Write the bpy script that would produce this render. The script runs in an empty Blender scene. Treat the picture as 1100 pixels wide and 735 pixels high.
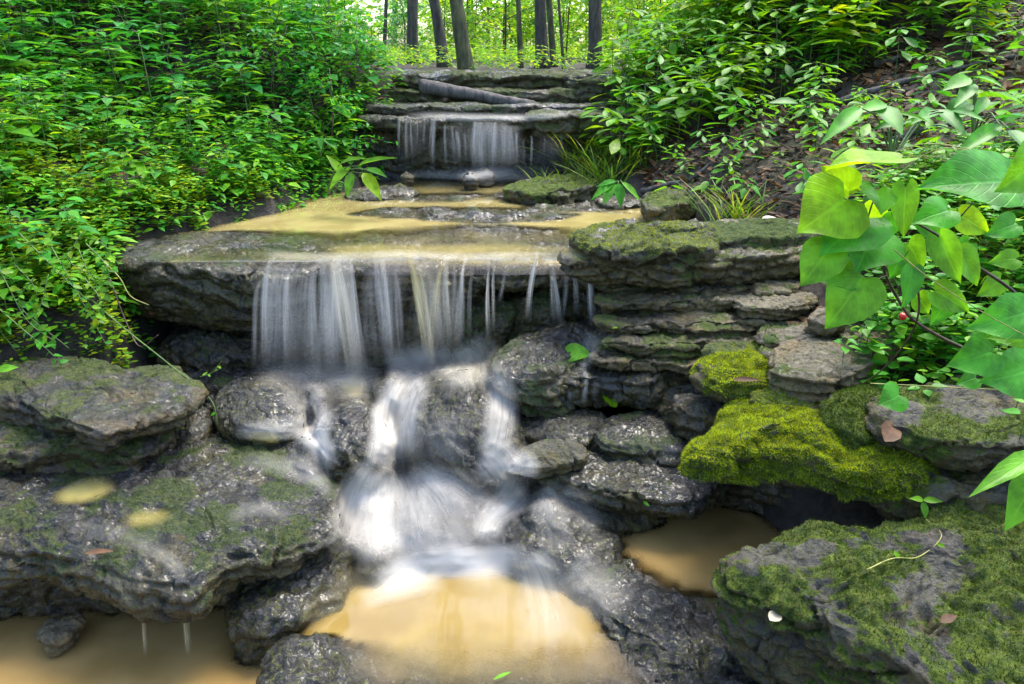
import bpy, math, random
import numpy as np
from mathutils import Vector

rng = np.random.default_rng(7)
random.seed(7)
scene = bpy.context.scene
COL = scene.collection

# ------------------------------------------------------------------ camera
F_PX, TILT, CAM_Z = 850.0, math.radians(19.9), 1.5
cam_d = bpy.data.cameras.new("camera")
cam_d.sensor_width = 36.0
cam_d.lens = F_PX / 1100.0 * 36.0
cam_d.clip_start, cam_d.clip_end = 0.05, 500.0
cam = bpy.data.objects.new("camera", cam_d)
cam.location = (0, 0, CAM_Z)
cam.rotation_euler = (math.pi / 2 - TILT, 0, 0)
COL.objects.link(cam)
scene.camera = cam
CAMV = np.array([0, 0, CAM_Z])
CT, ST = math.cos(TILT), math.sin(TILT)


def ray(px, py):
    a = (px - 550.0) / F_PX
    b = -(py - 367.5) / F_PX
    return np.array([a, CT + b * ST, -ST + b * CT])


def at_y(px, py, Y):
    r = ray(px, py)
    return CAMV + r * (Y / r[1])


def at_z(px, py, z, slope=(0, 0), ref=(0, 0)):
    """pixel -> point on the plane z + slope.(xy - ref)"""
    r = ray(px, py)
    den = r[2] - slope[0] * r[0] - slope[1] * r[1]
    t = (z - slope[0] * ref[0] - slope[1] * ref[1] - CAM_Z) / den
    return CAMV + r * t


def project(P):
    d = np.asarray(P) - CAMV
    x = d[..., 0]
    zc = d[..., 1] * CT - d[..., 2] * ST
    yc = d[..., 1] * ST + d[..., 2] * CT
    zc = np.where(zc > 1e-3, zc, 1e-3)
    return 550 + F_PX * x / zc, 367.5 - F_PX * yc / zc, zc


# ------------------------------------------------------------------ noise
_perm = np.random.default_rng(3).permutation(256)
_perm = np.concatenate([_perm, _perm, _perm])
_g = np.random.default_rng(5).normal(size=(256, 3))
_g /= np.linalg.norm(_g, axis=1)[:, None]


def pnoise(P):
    P = np.asarray(P, dtype=np.float64)
    i = np.floor(P).astype(np.int64)
    f = P - i
    i &= 255
    w = f * f * f * (f * (f * 6 - 15) + 10)
    out = np.zeros(len(P))
    for dx in (0, 1):
        wx = w[:, 0] if dx else 1 - w[:, 0]
        a = _perm[i[:, 0] + dx]
        for dy in (0, 1):
            wy = w[:, 1] if dy else 1 - w[:, 1]
            b = _perm[a + i[:, 1] + dy]
            for dz in (0, 1):
                wz = w[:, 2] if dz else 1 - w[:, 2]
                g = _g[_perm[b + i[:, 2] + dz]]
                dot = g[:, 0] * (f[:, 0] - dx) + g[:, 1] * (f[:, 1] - dy) + g[:, 2] * (f[:, 2] - dz)
                out += wx * wy * wz * dot
    return out * 1.6


def fbm(P, octv=4, gain=0.5):
    s, a, t = np.zeros(len(P)), 1.0, 0.0
    P = np.array(P, dtype=np.float64)
    for o in range(octv):
        s += a * pnoise(P + 17.3 * o)
        t += a
        a *= gain
        P = P * 2.03
    return s / t


def billow(P, octv=3):
    s, a, t = np.zeros(len(P)), 1.0, 0.0
    P = np.array(P, dtype=np.float64)
    for o in range(octv):
        s += a * (1 - 2 * np.abs(pnoise(P + 9.1 * o)))
        t += a
        a *= 0.5
        P = P * 2.1
    return s / t


def sstep(a, b, x):
    t = np.clip((x - a) / (b - a), 0, 1)
    return t * t * (3 - 2 * t)


# ------------------------------------------------------------------ mesh helpers
def make_mesh(name, verts, faces, uv=None, attrs=None, smooth=True):
    """faces: list of (n,3) / (n,4) int arrays; uv per vertex; attrs per vertex floats"""
    me = bpy.data.meshes.new(name)
    verts = np.ascontiguousarray(verts, dtype=np.float32)
    faces = [np.asarray(f, dtype=np.int32) for f in faces if len(f)]
    loops = np.concatenate([f.ravel() for f in faces])
    sizes = np.concatenate([np.full(len(f), f.shape[1], dtype=np.int32) for f in faces])
    starts = np.concatenate([[0], np.cumsum(sizes)[:-1]]).astype(np.int32)
    me.vertices.add(len(verts))
    me.vertices.foreach_set("co", verts.ravel())
    me.loops.add(len(loops))
    me.loops.foreach_set("vertex_index", loops)
    me.polygons.add(len(sizes))
    me.polygons.foreach_set("loop_start", starts)
    me.polygons.foreach_set("loop_total", sizes)
    if smooth:
        me.polygons.foreach_set("use_smooth", np.ones(len(sizes), dtype=bool))
    if uv is not None:
        l = me.uv_layers.new(name="UVMap")
        l.data.foreach_set("uv", np.ascontiguousarray(np.asarray(uv, dtype=np.float32)[loops]).ravel())
    for k, v in (attrs or {}).items():
        a = me.attributes.new(k, "FLOAT", "POINT")
        a.data.foreach_set("value", np.ascontiguousarray(v, dtype=np.float32))
    me.update(calc_edges=True)
    me.validate()
    return me


def link(name, data, mat=None, parent=None, loc=None):
    o = bpy.data.objects.new(name, data)
    COL.objects.link(o)
    if mat is not None and data is not None and not data.materials:
        data.materials.append(mat)
    if loc is not None:
        o.location = loc
    if parent is not None:
        o.parent = parent
    return o


def tag(o, label=None, cat=None, group=None, kind=None):
    if label:
        o["label"] = label
    if cat:
        o["category"] = cat
    if group:
        o["group"] = group
    if kind:
        o["kind"] = kind
    return o


def empty(name, loc=(0, 0, 0)):
    o = bpy.data.objects.new(name, None)
    o.empty_display_size = 0.1
    o.location = loc
    COL.objects.link(o)
    return o


def tube(pts, radii, n=6):
    """closed-ended tapered tube along pts -> verts, quads, uv"""
    pts = np.asarray(pts, float)
    radii = np.broadcast_to(np.asarray(radii, float), (len(pts),))
    T = np.gradient(pts, axis=0)
    T /= np.linalg.norm(T, axis=1)[:, None] + 1e-9
    ref = np.array([0.3, 0.9, 0.2]) if abs(T[:, 2]).mean() > 0.6 else np.array([0.1, 0.2, 1.0])
    A = np.cross(T, ref)
    A /= np.linalg.norm(A, axis=1)[:, None] + 1e-9
    B = np.cross(T, A)
    th = np.linspace(0, 2 * np.pi, n, endpoint=False)
    ring = A[:, None, :] * np.cos(th)[None, :, None] + B[:, None, :] * np.sin(th)[None, :, None]
    V = pts[:, None, :] + ring * radii[:, None, None]
    m = len(pts)
    V = V.reshape(-1, 3)
    i = np.arange(m - 1)[:, None] * n
    j = np.arange(n)[None, :]
    a, b = i + j, i + (j + 1) % n
    Q = np.stack([a, b, b + n, a + n], -1).reshape(-1, 4)
    V = np.vstack([V, pts[:1], pts[-1:]])
    k = np.arange(n)
    T0 = np.stack([(k + 1) % n, k, np.full(n, m * n)], -1)
    T1 = np.stack([(m - 1) * n + k, (m - 1) * n + (k + 1) % n, np.full(n, m * n + 1)], -1)
    return V, Q, np.vstack([T0, T1])


def smooth_path(pts, n=24):
    """Catmull-Rom through pts"""
    P = np.asarray(pts, float)
    P = np.vstack([2 * P[0] - P[1], P, 2 * P[-1] - P[-2]])
    out = []
    seg = len(P) - 3
    for t in np.linspace(0, seg - 1e-6, n):
        k = int(t)
        u = t - k
        a, b, c, d = P[k], P[k + 1], P[k + 2], P[k + 3]
        out.append(0.5 * (2 * b + (c - a) * u + (2 * a - 5 * b + 4 * c - d) * u * u + (3 * b - a - 3 * c + d) * u ** 3))
    return np.array(out)


class Bag:
    """collects verts / faces for one mesh"""

    def __init__(self):
        self.v, self.q, self.t, self.uv, self.n = [], [], [], [], 0

    def add(self, v, q=None, t=None, uv=None):
        v = np.asarray(v, float)
        if q is not None and len(q):
            self.q.append(np.asarray(q) + self.n)
        if t is not None and len(t):
            self.t.append(np.asarray(t) + self.n)
        self.v.append(v)
        self.uv.append(np.zeros((len(v), 2)) if uv is None else uv)
        self.n += len(v)
        return self

    def tube(self, pts, r, n=5):
        v, q, t = tube(pts, r, n)
        return self.add(v, q, t)

    def arrays(self):
        return (np.vstack(self.v), np.vstack(self.q) if self.q else np.zeros((0, 4), int),
                np.vstack(self.t) if self.t else np.zeros((0, 3), int), np.vstack(self.uv))

    def mesh(self, name, smooth=True):
        v, q, t, uv = self.arrays()
        return make_mesh(name, v, [q, t], uv=uv, smooth=smooth)


# ------------------------------------------------------------------ materials
class NT:
    def __init__(self, name):
        self.m = bpy.data.materials.new(name)
        self.m.use_nodes = True
        self.t = self.m.node_tree
        self.t.nodes.clear()

    def n(self, typ, **kw):
        nd = self.t.nodes.new(typ)
        for k, v in kw.items():
            setattr(nd, k, v)
        return nd

    def l(self, a, b):
        self.t.links.new(a, b)

    def math(self, op, a, b=None, c=None, clamp=False):
        nd = self.n("ShaderNodeMath", operation=op, use_clamp=clamp)
        for i, x in enumerate((a, b, c)):
            if x is None:
                continue
            if isinstance(x, (int, float)):
                nd.inputs[i].default_value = x
            else:
                self.l(x, nd.inputs[i])
        return nd.outputs[0]

    def noise(self, scale, detail=5, rough=0.55, vec=None, dist=0.0):
        nd = self.n("ShaderNodeTexNoise")
        nd.inputs["Scale"].default_value = scale
        nd.inputs["Detail"].default_value = detail
        nd.inputs["Roughness"].default_value = rough
        nd.inputs["Distortion"].default_value = dist
        if vec is not None:
            self.l(vec, nd.inputs["Vector"])
        return nd.outputs["Fac"]

    def maprange(self, x, a, b, c=0.0, d=1.0, smooth=True):
        nd = self.n("ShaderNodeMapRange")
        nd.interpolation_type = "SMOOTHSTEP" if smooth else "LINEAR"
        self.l(x, nd.inputs[0])
        for i, v in enumerate((a, b, c, d)):
            nd.inputs[i + 1].default_value = v
        return nd.outputs[0]

    def mix(self, fac, a, b, mode="MIX"):
        nd = self.n("ShaderNodeMix", data_type="RGBA", blend_type=mode)
        for sock, x in ((nd.inputs[0], fac), (nd.inputs[6], a), (nd.inputs[7], b)):
            if isinstance(x, (int, float)):
                sock.default_value = x
            elif isinstance(x, tuple):
                sock.default_value = x if len(x) == 4 else (*x, 1)
            else:
                self.l(x, sock)
        return nd.outputs[2]

    def attr(self, name):
        return self.n("ShaderNodeAttribute", attribute_name=name).outputs["Fac"]

    def out(self, shader):
        o = self.n("ShaderNodeOutputMaterial")
        self.l(shader, o.inputs[0])
        return self.m

    def principled(self, color, rough, normal=None, spec=0.5, coat=None):
        b = self.n("ShaderNodeBsdfPrincipled")
        for sock, x in ((b.inputs["Base Color"], color), (b.inputs["Roughness"], rough)):
            if isinstance(x, (int, float)):
                sock.default_value = x
            elif isinstance(x, tuple):
                sock.default_value = (*x, 1)
            else:
                self.l(x, sock)
        b.inputs["Specular IOR Level"].default_value = spec
        if normal is not None:
            self.l(normal, b.inputs["Normal"])
        if coat:
            b.inputs["Coat Weight"].default_value = coat
            b.inputs["Coat Roughness"].default_value = 0.12
        return b.outputs[0]

    def bump(self, h, strength, dist, prev=None):
        b = self.n("ShaderNodeBump")
        b.inputs["Strength"].default_value = strength
        b.inputs["Distance"].default_value = dist
        self.l(h, b.inputs["Height"])
        if prev is not None:
            self.l(prev, b.inputs["Normal"])
        return b.outputs[0]


def rock_mat(name, dark, mid, pale, wet=0.5, ochre=(0.13, 0.085, 0.022), moss=(0.055, 0.085, 0.008),
             moss2=(0.022, 0.05, 0.008), pale_amt=0.35, algae=(0.06, 0.068, 0.006)):
    t = NT(name)
    pos = t.n("ShaderNodeNewGeometry").outputs["Position"]
    n1 = t.noise(5.5, 6, 0.6, pos)
    n2 = t.noise(31, 7, 0.68, pos, 0.6)
    n3 = t.noise(120, 5, 0.7, pos)
    vor = t.n("ShaderNodeTexVoronoi", feature="F1")
    vor.inputs["Scale"].default_value = 42
    vor.inputs["Detail"].default_value = 2.0
    t.l(pos, vor.inputs["Vector"])
    col = t.mix(t.maprange(n2, 0.36, 0.62), dark, mid)
    col = t.mix(t.math("MULTIPLY", t.maprange(n1, 0.5, 0.72), pale_amt), col, pale)
    speck = t.math("MULTIPLY", t.maprange(n3, 0.6, 0.72), 0.55)
    col = t.mix(speck, col, pale)
    pits = t.maprange(n3, 0.3, 0.42, 1.0, 0.0)  # hollows of the fine bump, cavity shade put into the stone colour
    col = t.mix(t.math("MULTIPLY", pits, 0.6), col, tuple(c * 0.4 for c in dark))
    oc = t.math("MULTIPLY", t.attr("ochre"), t.maprange(n2, 0.33, 0.6))
    col = t.mix(oc, col, ochre)
    mcol = t.mix(t.maprange(t.noise(46, 4, 0.6, pos), 0.35, 0.65), moss2, moss)
    mfac = t.maprange(t.math("ADD", t.attr("moss"), t.math("MULTIPLY", t.math("SUBTRACT", n2, 0.5), 2.4)), 0.3, 0.75)
    col = t.mix(mfac, col, mcol)
    alg = t.math("MULTIPLY", t.maprange(t.noise(75, 4, 0.65, pos), 0.5, 0.62), t.maprange(t.noise(4.2, 3, 0.5, pos), 0.36, 0.55))
    col = t.mix(t.math("MULTIPLY", alg, 0.9), col, algae)
    # broad wetness patches steer the gloss
    wetn = t.maprange(t.noise(9, 4, 0.6, pos), 0.35, 0.65, 0.5 - 0.34 * wet, 0.75 - 0.4 * wet)
    rough = t.math("ADD", wetn, t.math("MULTIPLY", mfac, 0.5), clamp=True)
    b1 = t.bump(n2, 0.85, 0.022)
    b2 = t.bump(vor.outputs["Distance"], 0.6, 0.012, b1)
    b3 = t.bump(n3, 0.95, 0.008, b2)
    sh = t.principled(col, rough, b3, spec=0.5)
    b = sh.node
    if wet > 0.3:
        # the film of water is smoother than the stone below it and lies in patches
        film = t.bump(t.noise(38, 2.0, 0.5, pos, 0.3), 0.85, 0.018)
        cw = t.maprange(t.noise(7, 4, 0.6, pos), 0.4, 0.62, 0.12 * wet, 0.65 * wet)
        t.l(t.math("MULTIPLY", cw, t.math("SUBTRACT", 1.0, t.math("MULTIPLY", mfac, 0.8))), b.inputs["Coat Weight"])
        b.inputs["Coat Roughness"].default_value = 0.07
        b.inputs["Coat IOR"].default_value = 1.38
        t.l(film, b.inputs["Coat Normal"])
    return t.out(sh)


M = {}
M["wet"] = rock_mat("wet_limestone", (0.0035, 0.0037, 0.0035), (0.019, 0.0195, 0.017), (0.066, 0.067, 0.058), wet=1.0, ochre=(0.06, 0.046, 0.01),
                    moss=(0.035, 0.055, 0.006), moss2=(0.012, 0.026, 0.005))
M["damp"] = rock_mat("damp_limestone", (0.006, 0.006, 0.0048), (0.028, 0.028, 0.022), (0.085, 0.082, 0.06), wet=0.75, ochre=(0.085, 0.06, 0.018),
                     moss=(0.06, 0.08, 0.007), moss2=(0.018, 0.034, 0.005))
M["layer"] = rock_mat("layered_limestone", (0.011, 0.0095, 0.006), (0.056, 0.048, 0.029), (0.165, 0.145, 0.09), wet=0.45,
                      ochre=(0.13, 0.095, 0.03), moss=(0.075, 0.1, 0.008), moss2=(0.022, 0.042, 0.006), pale_amt=0.55)
M["tan"] = rock_mat("dry_limestone", (0.06, 0.052, 0.034), (0.17, 0.15, 0.1), (0.27, 0.24, 0.16), wet=0.0,
                    ochre=(0.17, 0.12, 0.045), pale_amt=0.5)
M["mossy"] = rock_mat("moss_covered_stone", (0.022, 0.022, 0.018), (0.08, 0.077, 0.06), (0.16, 0.15, 0.11), wet=0.15,
                      ochre=(0.1, 0.075, 0.02), moss=(0.09, 0.13, 0.007), moss2=(0.028, 0.055, 0.006))


def leaf_mat(name, c1, c2, c3, trans=0.42, tboost=1.35, rough=0.42, vein=0.25, veins=False, dew=False, spec=0.22):
    t = NT(name)
    isl = t.n("ShaderNodeNewGeometry").outputs["Random Per Island"]
    r = t.n("ShaderNodeValToRGB")
    r.color_ramp.elements[0].color = (*c1, 1)
    r.color_ramp.elements[1].color = (*c3, 1)
    e = r.color_ramp.elements.new(0.55)
    e.color = (*c2, 1)
    t.l(isl, r.inputs[0])
    col = r.outputs[0]
    uv = t.n("ShaderNodeUVMap").outputs[0]
    sep = t.n("ShaderNodeSeparateXYZ")
    t.l(uv, sep.inputs[0])
    au = t.math("ABSOLUTE", t.math("SUBTRACT", sep.outputs[0], 0.5))
    rib = t.maprange(au, 0.0, 0.05, 1.0, 0.0)
    pale = tuple(min(1, c * 1.9 + 0.02) for c in c2)
    pos = t.n("ShaderNodeNewGeometry").outputs["Position"]
    blot = t.maprange(t.noise(22, 3, 0.6, pos), 0.3, 0.7, 0.6, 1.25)
    hsv = t.n("ShaderNodeHueSaturation")
    t.l(col, hsv.inputs["Color"])
    t.l(blot, hsv.inputs["Value"])
    col = hsv.outputs[0]
    nrm = None
    h = rib
    if veins:
        # side veins that sweep forward from the midrib
        ph = t.math("SUBTRACT", sep.outputs[1], t.math("MULTIPLY", au, 0.9))
        w = t.math("ABSOLUTE", t.math("SUBTRACT", t.math("FRACT", t.math("MULTIPLY", ph, 6.5)), 0.5))
        side = t.maprange(w, 0.0, 0.09, 0.7, 0.0)
        h = t.math("MAXIMUM", rib, side)
        cell = t.noise(160, 2, 0.5, pos)
        h2 = t.math("ADD", h, t.math("MULTIPLY", cell, 0.5))
        nrm = t.bump(h2, 0.35, 0.002)
    col = t.mix(t.math("MULTIPLY", h, vein), col, pale)
    if dew:
        v = t.n("ShaderNodeTexVoronoi", feature="F1")
        v.inputs["Scale"].default_value = 70
        t.l(pos, v.inputs["Vector"])
        d = t.maprange(v.outputs["Distance"], 0.05, 0.11, 1.0, 0.0)
        nrm = t.bump(d, 0.9, 0.002, nrm) if nrm is not None else t.bump(d, 0.9, 0.002)
    p = t.principled(col, rough, nrm, spec=spec)
    tr = t.n("ShaderNodeBsdfTranslucent")
    tc = t.mix(1.0, col, (tboost * 1.25, tboost, 0.6), "MULTIPLY")
    t.l(tc, tr.inputs[0])
    mx = t.n("ShaderNodeMixShader")
    mx.inputs[0].default_value = trans
    t.l(p, mx.inputs[1])
    t.l(tr.outputs[0], mx.inputs[2])
    return t.out(mx.outputs[0])


M["herb"] = leaf_mat("herb_leaf", (0.028, 0.19, 0.016), (0.07, 0.31, 0.018), (0.22, 0.46, 0.02))
M["herb_cool"] = leaf_mat("cool_herb_leaf", (0.02, 0.18, 0.034), (0.045, 0.29, 0.038), (0.14, 0.43, 0.035))
M["creep"] = leaf_mat("creeper_leaf", (0.06, 0.2, 0.012), (0.14, 0.31, 0.012), (0.36, 0.46, 0.02))
M["bright"] = leaf_mat("yellow_green_leaf", (0.06, 0.24, 0.01), (0.13, 0.34, 0.01), (0.34, 0.46, 0.012), trans=0.5)  # yellow-green leaf tone, its own plant colour
M["far"] = leaf_mat("background_leaf", (0.08, 0.28, 0.02), (0.17, 0.42, 0.025), (0.38, 0.55, 0.04), trans=0.55)
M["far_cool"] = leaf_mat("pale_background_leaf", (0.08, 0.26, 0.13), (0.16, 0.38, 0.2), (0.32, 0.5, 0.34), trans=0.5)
M["big"] = leaf_mat("heart_leaf_green", (0.03, 0.24, 0.02), (0.06, 0.31, 0.022), (0.11, 0.4, 0.02), trans=0.48, veins=True, dew=True, rough=0.4, spec=0.3)
M["big_yellow"] = leaf_mat("heart_leaf_lime", (0.18, 0.42, 0.01), (0.23, 0.48, 0.01), (0.32, 0.54, 0.012), trans=0.5, veins=True, rough=0.4)
M["big_mid"] = leaf_mat("heart_leaf_mid", (0.08, 0.3, 0.02), (0.12, 0.36, 0.016), (0.18, 0.4, 0.02), trans=0.45, veins=True, rough=0.35)
M["grass"] = leaf_mat("grass_blade", (0.03, 0.12, 0.012), (0.08, 0.2, 0.014), (0.2, 0.27, 0.03), vein=0.0)
M["litter"] = leaf_mat("dead_leaf", (0.025, 0.014, 0.008), (0.08, 0.04, 0.019), (0.2, 0.11, 0.05), trans=0.1, tboost=1.0, rough=0.6)
M["moss"] = leaf_mat("moss_blade", (0.1, 0.17, 0.009), (0.22, 0.33, 0.011), (0.42, 0.5, 0.028), trans=0.4, vein=0.0, rough=0.6)
M["moss_dark"] = leaf_mat("dark_moss_blade", (0.022, 0.055, 0.007), (0.05, 0.1, 0.009), (0.12, 0.18, 0.014), trans=0.3, vein=0.0, rough=0.6)


def stem_mat(name, a, b, scale=30, bump=0.004, rough=0.7):
    t = NT(name)
    pos = t.n("ShaderNodeNewGeometry").outputs["Position"]
    mp = t.n("ShaderNodeMapping")
    mp.inputs["Scale"].default_value = (1, 1, 0.25)
    t.l(pos, mp.inputs[0])
    n = t.noise(scale, 6, 0.65, mp.outputs[0])
    col = t.mix(t.maprange(n, 0.35, 0.65), a, b)
    lich = t.maprange(t.noise(scale * 0.25, 4, 0.6, pos), 0.55, 0.7)
    col = t.mix(t.math("MULTIPLY", lich, 0.3), col, tuple(min(1, c * 1.8) for c in b))
    return t.out(t.principled(col, rough, t.bump(n, 0.9, bump)))


M["bark"] = stem_mat("tree_bark", (0.02, 0.018, 0.014), (0.085, 0.075, 0.055), 26, 0.03)
M["bark_moss"] = stem_mat("mossy_bark", (0.03, 0.035, 0.012), (0.11, 0.11, 0.04), 26, 0.03)
M["log"] = stem_mat("wet_log", (0.03, 0.026, 0.024), (0.1, 0.09, 0.08), 30, 0.02)
M["twig"] = stem_mat("brown_twig", (0.03, 0.016, 0.01), (0.09, 0.05, 0.03), 60, 0.002, 0.5)
M["stem"] = stem_mat("green_stem", (0.03, 0.08, 0.012), (0.09, 0.16, 0.025), 60, 0.001, 0.5)
M["straw"] = stem_mat("straw_stem", (0.16, 0.17, 0.03), (0.34, 0.33, 0.09), 60, 0.001, 0.6)
M["berry"] = stem_mat("red_berry", (0.5, 0.02, 0.01), (0.65, 0.05, 0.02), 20, 0.0005, 0.25)


def ground_mat():
    t = NT("ground_soil")
    pos = t.n("ShaderNodeNewGeometry").outputs["Position"]
    n1 = t.noise(2.2, 5, 0.6, pos)
    n2 = t.noise(28, 7, 0.65, pos, 0.4)
    n3 = t.noise(110, 5, 0.7, pos)
    soil = t.mix(t.maprange(n2, 0.35, 0.65), (0.007, 0.0055, 0.0035), (0.032, 0.023, 0.015))
    soil = t.mix(t.maprange(n3, 0.5, 0.7, 0, 0.4), soil, (0.065, 0.045, 0.028))
    mud = t.mix(n2, (0.05, 0.042, 0.02), (0.11, 0.095, 0.045))
    soil = t.mix(t.math("MULTIPLY", t.attr("mud"), t.maprange(n1, 0.3, 0.6)), soil, mud)
    rockc = t.mix(t.maprange(n2, 0.35, 0.65), (0.007, 0.0075, 0.008), (0.032, 0.033, 0.036))
    rockc = t.mix(t.maprange(n1, 0.45, 0.65, 0, 0.45), rockc, (0.04, 0.03, 0.012))
    col = t.mix(t.attr("bed"), soil, rockc)
    rough = t.math("SUBTRACT", 0.85, t.math("MULTIPLY", t.attr("bed"), 0.5))
    return t.out(t.principled(col, rough, t.bump(n3, 0.7, 0.008, t.bump(n2, 0.8, 0.02))))


M["ground"] = ground_mat()


def silk_mat():
    """long smooth water: white where it is dense, seen through where it is thin"""
    t = NT("silky_water")
    uv = t.n("ShaderNodeUVMap").outputs[0]
    mp = t.n("ShaderNodeMapping")
    mp.inputs["Scale"].default_value = (1.0, 0.05, 1)
    t.l(uv, mp.inputs[0])
    s1 = t.noise(90, 3, 0.6, mp.outputs[0])
    s2 = t.noise(30, 2, 0.5, mp.outputs[0])
    st = t.maprange(t.math("ADD", t.math("MULTIPLY", s1, 0.6), t.math("MULTIPLY", s2, 0.4)), 0.33, 0.66, 0.3, 1.25, False)
    st = t.math("ADD", t.math("MULTIPLY", st, t.attr("streak")), t.math("SUBTRACT", 1.0, t.attr("streak")))
    a = t.math("MULTIPLY", t.attr("dens"), st, clamp=True)
    col = t.mix(t.attr("muddy"), (0.84, 0.82, 0.77), (0.62, 0.52, 0.17))
    d = t.n("ShaderNodeBsdfDiffuse")
    t.l(col, d.inputs[0])
    tl = t.n("ShaderNodeBsdfTranslucent")
    t.l(col, tl.inputs[0])
    m1 = t.n("ShaderNodeMixShader")
    m1.inputs[0].default_value = 0.45
    t.l(d.outputs[0], m1.inputs[1])
    t.l(tl.outputs[0], m1.inputs[2])
    tr = t.n("ShaderNodeBsdfTransparent")
    m2 = t.n("ShaderNodeMixShader")
    t.l(a, m2.inputs[0])
    t.l(tr.outputs[0], m2.inputs[1])
    t.l(m1.outputs[0], m2.inputs[2])
    return t.out(m2.outputs[0])


M["silk"] = silk_mat()


def pool_mat(name, c1, c2, clear=0.0, rough=0.07):
    t = NT(name)
    pos = t.n("ShaderNodeNewGeometry").outputs["Position"]
    mp = t.n("ShaderNodeMapping")
    mp.inputs["Scale"].default_value = (1.0, 0.35, 1)
    t.l(pos, mp.inputs[0])
    n = t.noise(6, 3, 0.5, pos)
    col = t.mix(t.maprange(n, 0.35, 0.65), c1, c2)
    rip = t.noise(9, 2, 0.4, mp.outputs[0])
    p = t.principled(col, rough, t.bump(rip, 0.12, 0.02), spec=0.5)
    tr = t.n("ShaderNodeBsdfTransparent")
    a = t.maprange(t.math("ADD", t.attr("depth"), t.math("MULTIPLY", t.math("SUBTRACT", t.noise(26, 5, 0.6, pos), 0.5), 0.03)),
                   -0.006, 0.1 + clear, 0.0, 1.0)
    # a wet skin stays over the shallows
    gl = t.n("ShaderNodeBsdfGlossy")
    gl.inputs["Roughness"].default_value = 0.1
    fr = t.n("ShaderNodeFresnel")
    fr.inputs[0].default_value = 1.33
    film = t.n("ShaderNodeMixShader")
    t.l(fr.outputs[0], film.inputs[0])
    t.l(tr.outputs[0], film.inputs[1])
    t.l(gl.outputs[0], film.inputs[2])
    mx = t.n("ShaderNodeMixShader")
    t.l(a, mx.inputs[0])
    t.l(film.outputs[0], mx.inputs[1])
    t.l(p, mx.inputs[2])
    return t.out(mx.outputs[0])


M["pool"] = pool_mat("muddy_pool_water", (0.185, 0.125, 0.033), (0.23, 0.165, 0.05))
M["pool_up"] = pool_mat("upper_pool_water", (0.27, 0.22, 0.08), (0.35, 0.29, 0.115), rough=0.05)
M["pool_lightened"] = pool_mat("lightened_pool_water", (0.22, 0.145, 0.05), (0.27, 0.185, 0.07), clear=0.03)  # mud colour lightened to offset the shade of the ledge
# ------------------------------------------------------------------ terrain
_ZC = np.array([(-10, -.4), (1.5, -.16), (1.9, -.14), (2.2, -.06), (2.45, .06), (2.7, .14), (2.9, .2), (3.2, .24), (3.34, .28), (3.44, .64),
                (4.7, .7), (5.12, .74), (5.24, 1.02), (5.5, 1.1), (5.62, 1.18), (5.75, 1.3), (6.5, 1.37), (10, 1.44), (20, 1.5), (80, 2.4)])
_ZB = np.array([(-10, 0), (1.5, .16), (2.0, .32), (2.4, .45), (2.7, .58), (3.0, .7), (3.3, .78), (4.8, .84), (5.0, .95), (5.3, 1.15), (5.7, 1.34),
                (6.5, 1.4), (10, 1.47), (20, 1.55), (80, 2.5)])
_XL = np.array([(-10, -1.9), (2.4, -1.9), (2.75, -1.5), (3.3, -1.6), (4, -1.25), (5, -.92), (5.6, -.78), (6.3, -1.0), (8, -1.6), (14, -4), (80, -20)])
_XR = np.array([(-10, 1.2), (1.5, 1.0), (2.0, .9), (2.5, .8), (3.0, .95), (3.4, .98), (4.0, .86), (4.5, .62), (5, .56), (5.7, .66), (6.3, 1.0), (8, 2), (14, 5), (80, 22)])


def terrain_parts(X, Y):
    P = np.stack([X, Y, np.zeros_like(X)], -1)
    wob = fbm(P * 1.7, 3)
    Yw = Y + 0.10 * fbm(P * 2.3 + 5, 3)
    zc = np.interp(Yw, _ZC[:, 0], _ZC[:, 1])
    zb = np.interp(Y, _ZB[:, 0], _ZB[:, 1])
    xl = np.interp(Y, _XL[:, 0], _XL[:, 1]) + 0.12 * wob
    xr = np.interp(Y, _XR[:, 0], _XR[:, 1]) + 0.08 * wob
    dl, dr = xl - X, X - xr
    d = np.maximum(dl, dr)
    far = np.interp(Y, [0, 6, 12, 40], [1, 1, .75, .4])
    slope = np.where(dl > dr, 0.36, 0.46) * far
    D = np.where(dl > dr, 5.0, 5.5)
    dd = np.maximum(d, 0)
    rise = slope * D * (1 - np.exp(-dd / D))
    k = sstep(-0.10, 0.06, d)
    z = zc * (1 - k) + (zb + rise) * k
    return z, d, k


def terrain(X, Y):
    X, Y = np.asarray(X, float), np.asarray(Y, float)
    z, d, k = terrain_parts(X, Y)
    P = np.stack([X, Y, z], -1)
    amp = np.where(Y < 8, 1.0, 0.6)
    return z + amp * (0.05 * fbm(P * 1.6 + 3, 3) * k + 0.022 * fbm(P * 7, 3) + 0.03 * (1 - k) * billow(P * np.array([6, 6, 6]), 3) * (Y < 5.9) - .02 * (1 - k))


def axis(lo, hi, a, b, step, grow=1.16):
    v = list(np.arange(a, b + 1e-6, step))
    s, x = step, b
    while x < hi:
        s *= grow
        x += s
        v.append(min(x, hi))
    s, x, pre = step, a, []
    while x > lo:
        s *= grow
        x -= s
        pre.append(max(x, lo))
    return np.array(pre[::-1] + v)


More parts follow.
